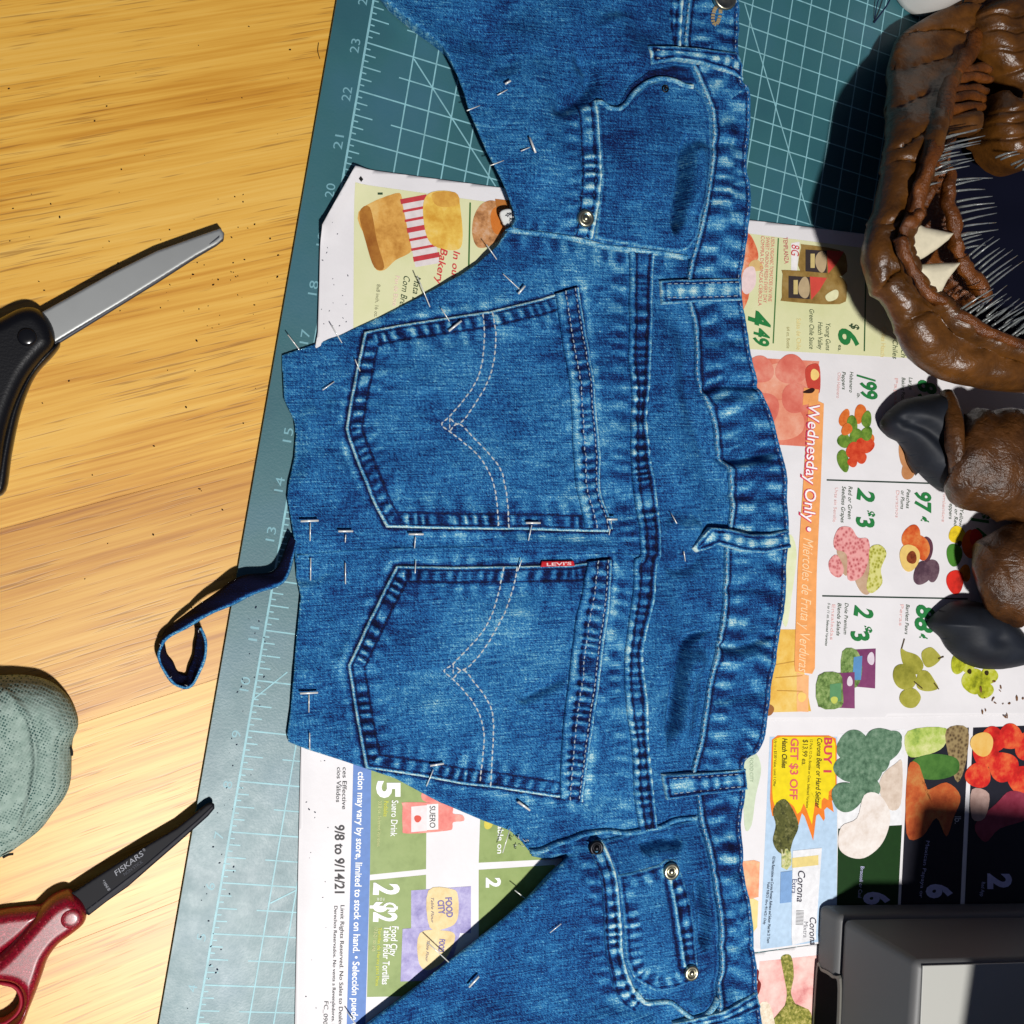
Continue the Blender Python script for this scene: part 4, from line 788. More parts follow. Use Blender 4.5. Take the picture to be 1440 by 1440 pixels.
# belt loops
def loop(poly, axis, raise_, seed, mat=None):
    poly = np.array(poly, float); ax = catmull(axis, 5)
    hw = pdist(poly[:, 0], poly[:, 1], ax)[0].mean()
    def hh(x, y, d):
        dd, s, _, _ = pdist(x, y, ax)
        return HB(x, y)+2.3+raise_*np.sin(np.clip(s/ (np.linalg.norm(np.diff(ax, axis=0), axis=1).sum()), 0, 1)*math.pi)**0.7+0.5*np.exp(-((dd-hw+1.5)/2)**2)-0.4*np.exp(-((dd-hw+5)/1.5)**2)
    def ww(x, y, d):
        dd, s, _, _ = pdist(x, y, ax); a, b, _ = pucker(x, y, ax, 0, hw*0.7, 20, seed)
        l = 0.6*np.exp(-(d/2.2)**2)+0.5*np.exp(-(dd/(hw*0.45))**2)+0.3*a; dk = 0.85*np.exp(-((d-5)/1.5)**2)+0.4*b
        return wear_shade_pack(l, dk)
    return cloth("belt_loop", poly, hh, mat or DENIM, root, step=1.5, skirt=3.4, rim=3, rimdrop=1.0, wear_shade_f=ww)
loop([(901, 72), (940, 73), (980, 77), (1023, 82), (1034, 98), (1034, 120), (1018, 111), (976, 97), (940, 91), (907, 97)], [(903, 84), (940, 82), (980, 88), (1022, 97), (1034, 108)], 3.0, 91)
loop([(926, 395), (985, 394), (1037, 393), (1039, 424), (985, 425), (928, 429)], [(927, 412), (985, 410), (1038, 408)], 1.6, 92)
loop([(971, 771), (982, 752), (992, 741), (1021, 744), (1050, 751), (1080, 750), (1107, 743), (1109, 770), (1067, 777), (1035, 775), (1003, 765), (980, 777)], [(976, 774), (995, 753), (1021, 756), (1050, 764), (1108, 757)], 4.0, 93)
loop([(927, 1087), (985, 1084), (1043, 1079), (1045, 1107), (985, 1114), (934, 1123)], [(930, 1105), (985, 1099), (1044, 1093)], 2.0, 94)
loop([(937, 1430), (960, 1424), (998, 1414), (1030, 1398), (1055, 1386), (1057, 1408), (1034, 1416), (1007, 1428), (962, 1443), (940, 1448)], [(938, 1439), (998, 1421), (1030, 1407), (1056, 1397)], 2.2, 95)
# upper front pocket: facing, mouth band, mouth roll
def simple_w(seed, edge=0.5, dkedge=0.6, base=0.0, off=5):
    def f(x, y, d):
        l = edge*np.exp(-(d/2.2)**2)+streaks(x, y)+0.25*np.clip(vnoise(x, y, 24, seed), 0, 1); dk = dkedge*np.exp(-((d-off)/1.6)**2)+base; return wear_shade_pack(l, dk)
    return f
fz = np.array([(833, 146), (848, 158), (862, 160), (880, 143), (900, 126), (925, 118), (945, 121), (967, 127), (981, 142), (990, 168), (990, 210), (985, 252), (978, 295), (972, 335), (962, 352), (950, 356), (900, 350), (832, 338), (836, 250)], float)
cloth("pocket_facing", fz, lambda x, y, d: HB(x, y)+1.2+1.6*np.clip(1-d/40, 0, 1), DENIM, root, step=2, skirt=2, rim=3, rimdrop=1.0, wear_shade_f=simple_w(101, 0.5, 0.3, 0.1))
def band(name, L, R, seed, mat=DENIM, extra=1.6):
    L = catmull(L, 4); R = catmull(R, 4); k = np.linspace(0, 1, 50); a_ = resample(L, 2); b_ = resample(R, 2); mid = (a_[(k*(len(a_)-1)).astype(int)]+b_[(k*(len(b_)-1)).astype(int)])/2
    def hh(x, y, d):
        _, _, v = pucker(x, y, mid, 0, 13, 17, seed); dl, _, _, _ = pdist(x, y, L); dr, _, _, _ = pdist(x, y, R)
        return HB(x, y)+extra+0.5*v-0.4*np.exp(-((dl-4)/1.6)**2)-0.4*np.exp(-((dr-8)/1.6)**2)+0.8*np.exp(-((dr-3)/2.8)**2)
    def ww(x, y, d):
        a, b, _ = pucker(x, y, mid, 0, 10, 17, seed); dl, _, _, _ = pdist(x, y, L); dr, _, _, _ = pdist(x, y, R)
        return wear_shade_pack(0.5*a+0.75*np.exp(-((dr-2)/2.2)**2)+0.2, 0.55*b+0.9*np.exp(-((dr-8)/1.8)**2)+0.9*np.exp(-((dl-3)/1.8)**2))
    return cloth(name, np.vstack([L, R[::-1]]), hh, mat, root, step=1.6, skirt=2.2, rim=3, rimdrop=1.0, wear_shade_f=ww)
band("pocket_mouth_band", [(807, 147), (809, 190), (809, 250), (806, 300), (803, 336)], [(834, 144), (837, 190), (838, 250), (834, 300), (829, 338)], 111)
ridge("pocket_mouth_roll", [(832, 148), (840, 149), (850, 157), (862, 159), (872, 152), (882, 138), (898, 124), (918, 117), (938, 120), (954, 127), (966, 128)], lambda x, y: HB(x, y)+2.2, 7, 1.8, DENIM, root, pale_wear(112, 0.8))
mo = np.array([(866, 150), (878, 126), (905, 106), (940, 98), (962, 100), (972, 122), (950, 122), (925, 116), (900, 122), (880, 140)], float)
cloth("pocket_lining", mo, lambda x, y, d: HB(x, y)+1.5-0.5*np.clip(d/8, 0, 1), DENIM_DK, root, step=2, skirt=1, rim=2, rimdrop=0.2, wear_shade_f=simple_w(113, 0.2, 0.2, 0.55))
# fly strip at the top edge
band("fly_seam", [(930, -40), (934, 0), (936, 40), (940, 72)], [(957, -40), (956, 0), (953, 40), (951, 74)], 115, DENIM_DK)
# lower front pocket
fz2 = np.array([(843, 1180), (879, 1172), (929, 1164), (979, 1152), (986, 1180), (992, 1220), (999, 1268), (1001, 1304), (1003, 1345), (1000, 1395), (986, 1414), (968, 1424), (951, 1414), (934, 1401), (898, 1400), (884, 1381), (871, 1345), (862, 1276), (854, 1212)], float)
cloth("pocket_facing", fz2, lambda x, y, d: HB(x, y)+0.7, DENIM, root, step=2, skirt=2, rim=3, rimdrop=0.9, wear_shade_f=simple_w(121, 0.3, 0.3, 0.08))
band("pocket_mouth_band", [(821, 1180), (834, 1234), (843, 1318), (854, 1373), (866, 1402), (884, 1416)], [(843, 1178), (854, 1212), (862, 1276), (871, 1346), (884, 1382), (897, 1400)], 122, DENIM, 1.4)
ridge("pocket_mouth_roll", [(886, 1386), (898, 1402), (916, 1402), (934, 1402), (951, 1415), (968, 1425), (985, 1418), (1000, 1396)], lambda x, y: HB(x, y)+1.4, 7, 1.8, DENIM, root, pale_wear(123, 0.8))
cp = np.array([(858, 1223), (900, 1216), (920, 1210), (928, 1204), (944, 1204), (947, 1216), (958, 1250), (966, 1300), (970, 1340), (972, 1356), (962, 1372), (940, 1382), (912, 1386), (884, 1369), (874, 1345), (866, 1280)], float)
def w_cp(x, y, d):
    a, b, _ = pucker(x, y, cp, 12, 9, 17, 125, True); r, _, _, _ = pdist(x, y, [(932, 1230), (940, 1290), (951, 1350)])
    return wear_shade_pack(0.45*a+0.45*np.exp(-(d/2)**2)+0.7*np.exp(-(r/2.2)**2), 0.5*b+0.7*np.exp(-((d-5)/1.6)**2)+0.8*np.exp(-((r-6)/2.5)**2))
def h_cp(x, y, d):
    r, _, _, _ = pdist(x, y, [(932, 1230), (940, 1290), (951, 1350)]); return HB(x, y)+1.6+0.9*np.exp(-(r/3)**2)-0.6*np.exp(-((r-6)/3)**2)
cloth("coin_pocket", cp, h_cp, DENIM, root, step=1.8, skirt=2, rim=3, rimdrop=0.8, wear_shade_f=w_cp)
# ---- stitching
class Stitches:
    def __init__(s): s.V = []; s.F = []
    def run(s, line, hf, dash=6.0, gap=2.2, wd=1.5, extra=0.25, jit=0.35):
        ln = resample(line, 1.0); n = len(ln); i = 0
        z = hf(ln[:, 0], ln[:, 1])
        while i+int(dash) < n:
            j = i+int(dash); mdl = (i+j)//2
            pts = [(ln[i], z[i]-0.15), (ln[mdl], z[mdl]+extra), (ln[j], z[j]-0.15)]
            t = ln[j]-ln[i]; t = t/(np.linalg.norm(t)+1e-9); nn = np.array([-t[1], t[0]])*wd/2; off = np.random.default_rng(i).normal(0, jit, 2)*0.5
            b = len(s.V)
            for p, zz in pts:
                q = p+off
                for a_, dz in ((-1, -0.15), (0, 0.22), (1, -0.15)):
                    w_ = P(q[0]+nn[0]*a_, q[1]+nn[1]*a_, 0.011); s.V.append((w_[0], w_[1], MAT_Z+(zz+dz)/1000))
            for k in range(2):
                o_ = b+3*k; s.F += [(o_, o_+1, o_+4, o_+3), (o_+1, o_+2, o_+5, o_+4)]
            i = j+int(round(gap+random.random()))
    def build(s, name, mat, parent):
        o = mesh(name, np.array(s.V), np.array(s.F), mat, parent); o["kind"] = "stuff"; return o
A1L = [(679, 441), (681, 480), (673, 527), (652, 562), (630, 587), (620, 597), (632, 607), (655, 625), (672, 642), (687, 667), (696, 700), (699, 743)]
A1R = [(692, 439), (697, 480), (689, 527), (665, 572), (645, 596), (632, 588)]; A1R2 = [(632, 606), (645, 596), (667, 617), (685, 637), (702, 662), (710, 695), (714, 743)]
A2L = [(708, 797), (700, 842), (680, 885), (655, 915), (636, 935), (625, 944), (637, 955), (657, 977), (672, 1000), (679, 1025), (679, 1060), (676, 1104)]
A2R = [(727, 797), (720, 835), (702, 875), (675, 920), (651, 942), (638, 934)]; A2R2 = [(638, 954), (651, 942), (667, 960), (682, 980), (692, 1005), (692, 1060), (690, 1106)]
s1 = Stitches()
for l in (A1L, A1R, A1R2): s1.run(catmull(l, 8), lambda x, y: hp1(x, y), 7, 1.5, 2.2, 0.4)
s1.run(np.array([(632, 587), (632, 607)]), lambda x, y: hp1(x, y), 7, 1, 1.8)
s1.build("arcuate_stitching", THREAD, p1)
s2 = Stitches()
for l in (A2L, A2R, A2R2): s2.run(catmull(l, 8), lambda x, y: hp2(x, y), 7, 1.5, 2.2, 0.4)
s2.run(np.array([(638, 933), (638, 955)]), lambda x, y: hp2(x, y), 7, 1, 1.8)
s2.build("arcuate_stitching", THREAD, p2)
for (L, R, hh), pk in ((hm1, p1), (hm2, p2)):
    s = Stitches(); n = 50; k = np.linspace(0, 1, n); a_ = resample(L, 2); b_ = resample(R, 2); a_ = a_[(k*(len(a_)-1)).astype(int)]; b_ = b_[(k*(len(b_)-1)).astype(int)]
    for f_ in (0.42, 0.84): s.run(a_*(1-f_)+b_*f_, hh, 5, 2, 1.6, 0.35)
    s.build("hem_stitching", plain("thread_grey", S(150, 166, 178), 0.7, spec=0.2), pk)
s = Stitches()
for pk, hp in ((PK1, hp1), (PK2, hp2)):
    for dd in (5, 22): q = inset(pk, dd); s.run(np.vstack([q, q[:1]]), lambda x, y, hp=hp: hp(x, y), 5, 2, 1.4, 0.3)
s.run(WIs+np.array([9, 0]), lambda x, y: h_wb(x, y), 5, 2, 1.4, 0.3); s.run(WOs-np.array([7, 0]), lambda x, y: h_wb(x, y), 5, 2, 1.4, 0.3)
s.run(YLs+np.array([9, 0]), lambda x, y: h_yoke(x, y), 5, 2, 1.4, 0.3); s.run(YRs-np.array([7, 0]), lambda x, y: h_yoke(x, y), 5, 2, 1.4, 0.3)
for off in (3, 19): s.run(catmull([(807+off, 150), (809+off, 250), (804+off, 334)], 8), lambda x, y: HB(x, y)+1.7, 5, 2, 1.4, 0.3); 
for off in (4, 20): s.run(catmull([(820+off, 1190), (834+off*.9, 1234), (843+off*.85, 1318), (856+off*.8, 1373)], 8), lambda x, y: HB(x, y)+1.6, 5, 2, 1.4, 0.3)
s.build("navy_stitching", THREAD_DK, root)
s = Stitches()
s.run(WIs+np.array([1.5, 0]), lambda x, y: h_wb(x, y)+0.2, 4, 4, 1.3, 0.2); s.run(WOs-np.array([4.5, 0]), lambda x, y: h_wb(x, y), 4, 5, 1.0, 0.2)
for ax in ([(934, 401), (1032, 399)], [(934, 420), (1032, 418)], [(940, 1092), (1038, 1085)], [(942, 1113), (1038, 1102)], [(998, 748), (1050, 757), (1102, 750)], [(1005, 760), (1050, 770), (1102, 764)], [(912, 79), (980, 83), (1024, 92)], [(912, 90), (980, 93), (1026, 106)]): s.run(catmull(ax, 8), lambda x, y: HB(x, y)+3.8, 5, 3, 1.2, 0.4)
s.build("pale_stitching", plain("thread_grey", S(176, 186, 190)), root)
# centre back seam line and red tab
ridge("centre_seam", [(420, 783), (500, 776), (620, 771), (760, 772), (850, 778), (900, 783)], lambda x, y: HB(x, y)-0.1, 5, 0.5, DENIM, root, pale_wear(131, 0.12, 14))
tabm = plain("tab_red", S(178, 24, 36), 0.7, spec=0.2, var=0.3, vs=500)
tb = cloth("red_tab", np.array([(760, 789), (802, 788), (804, 795), (758, 797)], float), lambda x, y, d: HB(x, y)+2.2, tabm, p2, step=1.5, skirt=0.8, rim=1.5, rimdrop=0.3)
lettering("LEVI'S", (766, 795.3), (799, 793.6), 4.2, plain("tab_text", S(226, 190, 190), 0.7), p2, lambda x, y: MAT_Z+(HB(x, y)+2.35)/1000, 1, 0, 0.02, zplane=0.011)
# ---- metal hardware
STEEL = plain("worn_nickel", S(176, 172, 150), 0.34, 1.0, var=0.25, vs=300); DKST = plain("blackened_rivet", S(40, 40, 44), 0.4, 0.9)
def lathe(name, c, prof, mat, parent, n=24, smooth=True):
    V = []; Fc = []
    for r, z in prof:
        for k in range(n): a = 2*math.pi*k/n; V.append((c[0]+r*math.cos(a), c[1]+r*math.sin(a), c[2]+z))
    for i in range(len(prof)-1):
        for k in range(n): Fc.append((i*n+k, i*n+(k+1) % n, (i+1)*n+(k+1) % n, (i+1)*n+k))
    Fc.append(tuple((len(prof)-1)*n+k for k in range(n)))
    return mesh(name, V, Fc, mat, parent, smooth)
def rivet(px, py, r, mat, dz=2.2):
    h = float(HB(np.array([px], float), np.array([py], float))[0])+dz; c = P(px, py, 0.011); c[2] = MAT_Z+h/1000; r *= 0.00038
    o = lathe("rivet", c, [(r, -0.001), (r, 0.0004), (r*.92, 0.0009), (r*.72, 0.0011), (r*.55, 0.0007), (r*.48, 0.0003), (r*.40, 0.0004), (r*.34, 0.0012), (r*.18, 0.0017), (0.00002, 0.0018)], mat, root); return o
rivet(816, 311, 12.5, STEEL); rivet(933.5, 1219, 12.5, STEEL, 2.6); rivet(960, 1359, 11.5, STEEL, 2.6); rivet(832, 1188, 11, DKST, 2.0); rivet(926, 131, 6, DKST, 1.8)
h = float(HB(np.array([1010.]), np.array([2.]))[0])+6; c = P(1010, 3, 0.014); c[2] = MAT_Z+h/1000
lathe("waist_button", c, [(0.0040, -0.004), (0.0067, -0.0022), (0.0072, 0.0), (0.0068, 0.0008), (0.0058, 0.0009), (0.0054, 0.0005), (0.003, 0.0008), (0.00002, 0.001)], STEEL, root)
bh = Stitches(); th = np.linspace(0, 2*math.pi, 40); bh.run(np.stack([1000+5*np.cos(th)-0.15*12*np.sin(th), 27+13*np.sin(th)], 1), lambda x, y: h_wb(x, y)+0.5, 3, 0, 5, 0.3); o = bh.build("buttonhole", plain("buttonhole_thread", S(150, 132, 96), 0.8), root)
# frayed white threads and a paper scrap at the crotch notch
def thread(name, pts, r, mat, parent=None):
    st = [(*P(x, y, z), r) for x, y, z in pts]; return loft(name, st, mat, parent, n=6, sub=5)
TW = plain("frayed_thread", S(206, 210, 210), 0.8, spec=0.1)
thread("frayed_thread", [(1046, 226, .012), (1047, 236, .012), (1050, 250, .011), (1050, 265, .009)], 0.0006, TW, root)
for k in range(26):
    x, y = random.choice([(720+random.uniform(-3, 4), 300+random.uniform(-6, 16)), (735+random.uniform(-12, 10), 1188+random.uniform(-8, 8))]); a = random.uniform(0, 6.3); L = random.uniform(3, 8)
    thread("frayed_thread", [(x, y, .011), (x+L*math.cos(a)*.5, y+L*math.sin(a)*.5, .0125), (x+L*math.cos(a+.6), y+L*math.sin(a+.6), .011)], 0.00018, random.choice([TW, THREAD_DK]), root)
cloth("pocket_bag_corner", catmull([(704, 298), (716, 293), (724, 300), (726, 312), (714, 318), (708, 312)], 4, True), lambda x, y, d: 7.5+1.2*vnoise(x, y, 8, 3), plain("pocket_cotton", S(214, 214, 210), 0.85, spec=0.1, bump=0.4), root, step=1.5, skirt=1, rim=2, rimdrop=0.5)

# ================================================================== scissors
STEELB = plain("brushed_blade", S(168, 170, 168), 0.45, 0.75, var=0.06, vs=40)
BEV = plain("ground_bevel", S(70, 72, 78), 0.5, 0.6); BLKP = plain("black_nylon", S(10, 10, 13), 0.32, spec=0.5, bump=0.12, bs=900); SCREW = plain("screw_steel", S(150, 150, 150), 0.25, 1.0)
def at(px, py, z): return tuple(P(px, py, z))
sc = thing("scissors", "scissors with black handle and plain silver blade on the wood", "scissors", at(60, 470, 0))
def dome(hmax, prof=0.5, r=20):
    return lambda x, y, d: hmax*np.clip(1-(1-np.clip(d/r, 0, 1))**2, 0, 1)**prof
# two blades, the upper one a little proud
b1 = np.array([(46, 446), (100, 416), (161, 382), (220, 353), (278, 332), (298, 325), (310, 321), (315, 328), (314, 335), (305, 343), (278, 358), (222, 393), (167, 427), (110, 461), (72, 484)], float)
cloth("blade", b1, lambda x, y, d: 7.6+0*d, STEELB, sc, step=2.5, zplane=0.0075, zbase=0, skirt=1.5, rim=1.5, rimdrop=0.3)
b2 = np.array([(72, 482), (110, 458), (167, 423), (222, 388), (262, 360), (292, 336), (310, 321), (316, 327), (315, 337), (305, 345), (278, 361), (222, 397), (167, 431), (112, 465), (76, 487)], float)
cloth("blade_bevel", b2, lambda x, y, d: 7.9-0.06*np.clip(9-d, 0, 9)*2, BEV, sc, step=2, zplane=0.0078, zbase=0, skirt=1.0, rim=2, rimdrop=0.4)
b3 = np.array([(60, 452), (150, 405), (250, 350), (294, 332), (304, 338), (290, 350), (240, 380), (150, 432), (80, 476)], float)
cloth("lower_blade", b3, lambda x, y, d: 5.4+0*d, plain("dark_blade", S(84, 84, 88), 0.4, 1.0), sc, step=3, zplane=0.005, zbase=0, skirt=1.6, rim=1.5, rimdrop=0.3)
hd = catmull([(-30, 462), (0, 446), (26, 433), (46, 431), (62, 440), (74, 458), (78, 478), (74, 490), (60, 505), (42, 528), (28, 556), (16, 590), (8, 625), (2, 668), (-8, 690), (-60, 690), (-60, 500)], 4, True)
cloth("handle", hd, lambda x, y, d: 7+7.5*np.clip(1-(1-np.clip(d/22, 0, 1))**2, 0, 1)**.5, BLKP, sc, step=2, zplane=0.010, zbase=0, floor=2.0, rim=0)
hd2 = catmull([(82, 480), (84, 486), (74, 500), (52, 524), (38, 552), (26, 590), (16, 640), (8, 690), (-10, 690), (8, 590), (30, 540), (58, 500)], 4, True)
cloth("handle_grip", hd2, lambda x, y, d: 5+5*np.clip(1-(1-np.clip(d/10, 0, 1))**2, 0, 1)**.5, BLKP, sc, step=2, zplane=0.007, zbase=0, floor=0.5, rim=0)
c = P(38, 474, 0.0145); c[2] = 0.0142
lathe("pivot_screw", c, [(0.0042, -0.001), (0.0042, 0.0006), (0.003, 0.0012), (0.0012, 0.0014), (0.00002, 0.0014)], plain("pivot_black", S(16, 16, 18), 0.2, spec=0.6), sc)

sr = thing("scissors", "scissors with glossy red handle and black non-stick blade", "scissors", at(70, 1300, 0))
def Z5(p): return np.array([(x/4.0, 1080+y/4.0) for x, y in p], float)
NB = plain("nonstick_black", S(16, 16, 22), 0.55, spec=0.12); NB2 = plain("nonstick_bevel", S(26, 26, 34), 0.5, spec=0.15)
bl = Z5([(380, 720), (500, 640), (650, 545), (820, 440), (1000, 335), (1120, 240), (1160, 208), (1190, 194), (1206, 206), (1207, 228), (1170, 272), (1000, 424), (860, 545), (720, 668), (600, 752), (500, 830), (440, 800)])
cloth("blade", bl, lambda x, y, d: 8.4+0*d, NB, sr, step=2.5, zplane=0.0082, zbase=0, skirt=1.6, rim=1.5, rimdrop=0.3)
bv = Z5([(500, 828), (600, 750), (720, 665), (860, 540), (1000, 420), (1168, 268), (1204, 226), (1200, 206), (1100, 300), (960, 420), (820, 540), (700, 632), (560, 740), (480, 800)])
cloth("blade_bevel", bv, lambda x, y, d: 8.75-0.05*d, NB2, sr, step=2, zplane=0.0086, zbase=0, skirt=0.6, rim=1.5, rimdrop=0.3)
bl2 = Z5([(360, 720), (640, 560), (900, 400), (1150, 225), (1190, 230), (1000, 400), (700, 620), (480, 780)])
cloth("lower_blade", bl2, lambda x, y, d: 5.8+0*d, NB, sr, step=3, zplane=0.0055, zbase=0, skirt=1.6, rim=1.5, rimdrop=0.3)
def red_mat():
    mt, nt, b = newmat("red_metal_flake"); v = coords(nt)
    n = nt.nodes.new("ShaderNodeTexVoronoi"); n.inputs["Scale"].default_value = 1600; nt.links.new(v, n.inputs["Vector"])
    sp = nt.nodes.new("ShaderNodeSeparateColor"); nt.links.new(n.outputs["Color"], sp.inputs[0])
    r = ramp(nt, [(0.0, S(96, 2, 18)), (0.7, S(136, 4, 30)), (0.97, S(146, 8, 36)), (1.0, S(180, 70, 84))], sp.outputs[0])
    nt.links.new(r.outputs[0], b.inputs["Base Color"]); b.inputs["Roughness"].default_value = 0.36; b.inputs["Metallic"].default_value = 0.0
    b.inputs["Coat Weight"].default_value = 0.25; b.inputs["Coat Roughness"].default_value = 0.18
    bumpn(nt, b, sp.outputs[1], 0.25, 0.0002); return mt
REDM = red_mat()
h1 = catmull(Z5([(40, 1010), (140, 900), (230, 800), (300, 738), (380, 708), (440, 735), (478, 785), (490, 838), (470, 890), (400, 948), (330, 1000), (272, 1080), (244, 1160), (205, 1270), (165, 1370), (120, 1480), (20, 1580), (-80, 1600), (-160, 1560), (-160, 1500), (-60, 1500), (40, 1440), (100, 1390), (127, 1330), (118, 1268), (80, 1222), (0, 1205), (-100, 1210), (-160, 1180), (-120, 1130), (-40, 1080)]), 3, True)
cloth("handle", h1, lambda x, y, d: 6+9.5*np.clip(1-(1-np.clip(d/17, 0, 1))**2, 0, 1)**.5, REDM, sr, step=1.8, zplane=0.011, zbase=0, floor=3.0, rim=0)
h2 = catmull(Z5([(-140, 870), (0, 818), (140, 800), (240, 786), (300, 740), (330, 740), (240, 850), (140, 950), (40, 1030), (-40, 1080), (-140, 1130)]), 4, True)
cloth("handle", h2, lambda x, y, d: 3.5+7*np.clip(1-(1-np.clip(d/14, 0, 1))**2, 0, 1)**.5, REDM, sr, step=1.8, zplane=0.008, zbase=0, floor=1.0, rim=0)
inr = catmull(Z5([(0, 1203), (80, 1220), (120, 1266), (129, 1330), (102, 1392), (42, 1442), (-20, 1465), (-20, 1440), (30, 1425), (85, 1380), (108, 1328), (100, 1275), (66, 1238), (0, 1222)]), 3, True)
cloth("finger_pad", inr, lambda x, y, d: 9.5+0*d, plain("red_soft_grip", S(150, 20, 42), 0.6, spec=0.3), sr, step=1.8, zplane=0.009, zbase=0, floor=3.0, rim=2, rimdrop=1)
c = P(398/4, 1080+850/4, 0.0155); c[2] = 0.0150
lathe("pivot_screw", c, [(0.0046, -0.002), (0.0046, 0.0004), (0.0040, 0.0008), (0.0020, 0.0009), (0.00002, 0.0009)], REDM, sr)
fz_ = lambda x, y: np.full(np.shape(x), 0.00845)
SILV = plain("blade_print", S(150, 152, 158), 0.6, 0.0, spec=0.1)
def ZZ(x, y): return (x/4.0, 1080+y/4.0)
lettering("FISKARS", ZZ(655, 607), ZZ(812, 487), 7.2, SILV, sr, fz_, 2, 0.15, 0.0, zplane=0.0084); lettering("®", ZZ(810, 470), ZZ(820, 462), 4, SILV, sr, fz_, 2, zplane=0.0084)
lettering("NON STICK", ZZ(702, 606), ZZ(806, 530), 4.4, plain("blade_print_dim", S(80, 82, 90), 0.6, spec=0.1), sr, fz_, 2, 0, 0.0, zplane=0.0084)
lettering("* MINI ®", ZZ(572, 636), ZZ(608, 692), 4.2, SILV, sr, fz_, 2, 0, 0.01, zplane=0.0084)

# ================================================================== denim strip
ds = thing("denim_strip", "curled dark denim offcut strip trailing onto the wood", "fabric strip", at(260, 900, 0))
TT = [(416, 762, 9), (409, 788, 11), (395, 818, 13.5), (362, 830, 14.5), (335, 843, 14.5), (300, 859, 13.5), (262, 881, 11.5), (233, 901, 9), (224, 918, 8), (229, 942, 8), (245, 962, 7.5), (262, 969, 7.5), (276, 956, 8), (286, 930, 9), (290, 905, 9.5), (281, 883, 9)]
BB = [(407, 752, 6), (397, 775, 6), (382, 803, 6), (345, 807, 6.5), (317, 821, 6), (286, 845, 5), (254, 869, 2.5), (231, 893, 0.8), (233, 915, 0.4), (242, 932, 0.4), (251, 946, 0.4), (260, 950, 0.4), (266, 942, 0.4), (272, 922, 0.4), (276, 902, 0.5), (276, 881, 0.6)]
TT = catmull(np.array(TT, float), 8); BB = catmull(np.array(BB, float), 8)
tw_ = P(TT[:, 0], TT[:, 1], 0.010*np.ones(len(TT))); lf_ = 3.5*np.clip((TT[:, 0]-245)/60, 0, 1); tw_[:, 2] = (TT[:, 2]+lf_)/1000; bw_ = P(BB[:, 0], BB[:, 1], 0.003*np.ones(len(BB))); bw_[:, 2] = (BB[:, 2]+lf_)/1000
V = []; Fc = []; M_ = 7
for i in range(len(TT)):
    j = min(i+1, len(TT)-1); k0 = max(i-1, 0); tg = tw_[j]-tw_[k0]; ac = tw_[i]-bw_[i]; nn_ = np.cross(tg, ac); nn_ /= np.linalg.norm(nn_)
    for sd in (0, 1):
        for k in range(M_):
            f_ = k/(M_-1); q = bw_[i]*(1-f_)+tw_[i]*f_+nn_*((0.0006 if sd else -0.0006)+0.0007*math.sin(f_*math.pi)+0.0003*math.sin(i*0.5+k))
            V.append(q)
W2 = 2*M_; pp = TT; b0 = tw_
for i in range(len(TT)-1):
    ring = list(range(M_))+list(range(2*M_-1, M_-1, -1))
    for k in range(len(ring)):
        a_, b_ = ring[k], ring[(k+1) % len(ring)]; Fc.append((i*W2+a_, i*W2+b_, (i+1)*W2+b_, (i+1)*W2+a_))
L_ = np.zeros((len(V), 4)); L_[:, 1] = 1.2; L_[:, 3] = 1
for i in range(len(pp)):
    for sd in (0, 1): L_[i*W2+sd*M_+M_-1, 0] = 0.3; L_[i*W2+sd*M_+M_-1, 1] = 0
mesh("strip_fabric", V, Fc, DENIM_DK, ds, True, L_)
for k in range(16):
    i = random.randrange(len(pp)); q = b0[i]; zt = pp[i, 2]/1000; a = random.uniform(0, 6.3)
    loft("loose_thread", [(q[0], q[1], zt, .00012), (q[0]+.0012*math.cos(a), q[1]+.0012*math.sin(a), zt+.0007, .0001), (q[0]+.002*math.cos(a+.5), q[1]+.002*math.sin(a+.5), zt+.0004, .00006)], TW, ds, n=5, sub=3)

# ================================================================== mesh sock
def sock_mat():
    mt, nt, b = newmat("sage_mesh_knit")
    mp = coords(nt, (1, 1, 0.4), 0.35)
    n = nt.nodes.new("ShaderNodeTexVoronoi"); n.inputs["Scale"].default_value = 760; n.inputs["Randomness"].default_value = 0.25; nt.links.new(mp, n.inputs["Vector"])
    cl = noise(nt, coords(nt), 60, 3)
    hole = ramp(nt, [(0.28, (1, 1, 1, 1)), (0.42, (0, 0, 0, 1))], n.outputs["Distance"])
    msk = ramp(nt, [(0.35, (0.25, 0.25, 0.25, 1)), (0.55, (1, 1, 1, 1))], cl)
    base = ramp(nt, [(0.35, S(132, 152, 142)), (0.65, S(152, 170, 160))], noise(nt, coords(nt), 240, 3))
    mx = N(nt, "ShaderNodeMixRGB"); nt.links.new(math_(nt, 'MULTIPLY', hole.outputs[0], msk.outputs[0]), mx.inputs[0]); nt.links.new(base.outputs[0], mx.inputs[1]); mx.inputs[2].default_value = S(52, 84, 80)
    nt.links.new(mx.outputs[0], b.inputs["Base Color"]); b.inputs["Roughness"].default_value = 0.85; b.inputs["Specular IOR Level"].default_value = 0.15
    bumpn(nt, b, n.outputs["Distance"], 0.5, 0.0008); return mt
sk = thing("sock", "pale sage green mesh knit sock toe poking in at the left edge", "sock", at(0, 1080, 0))
so = catmull([(-90, 980), (-40, 958), (0, 953), (40, 953), (72, 962), (95, 982), (108, 1006), (110, 1026), (103, 1044), (101, 1070), (100, 1098), (94, 1120), (76, 1146), (58, 1170), (30, 1192), (0, 1211), (-60, 1225), (-120, 1180), (-130, 1060)], 5, True)
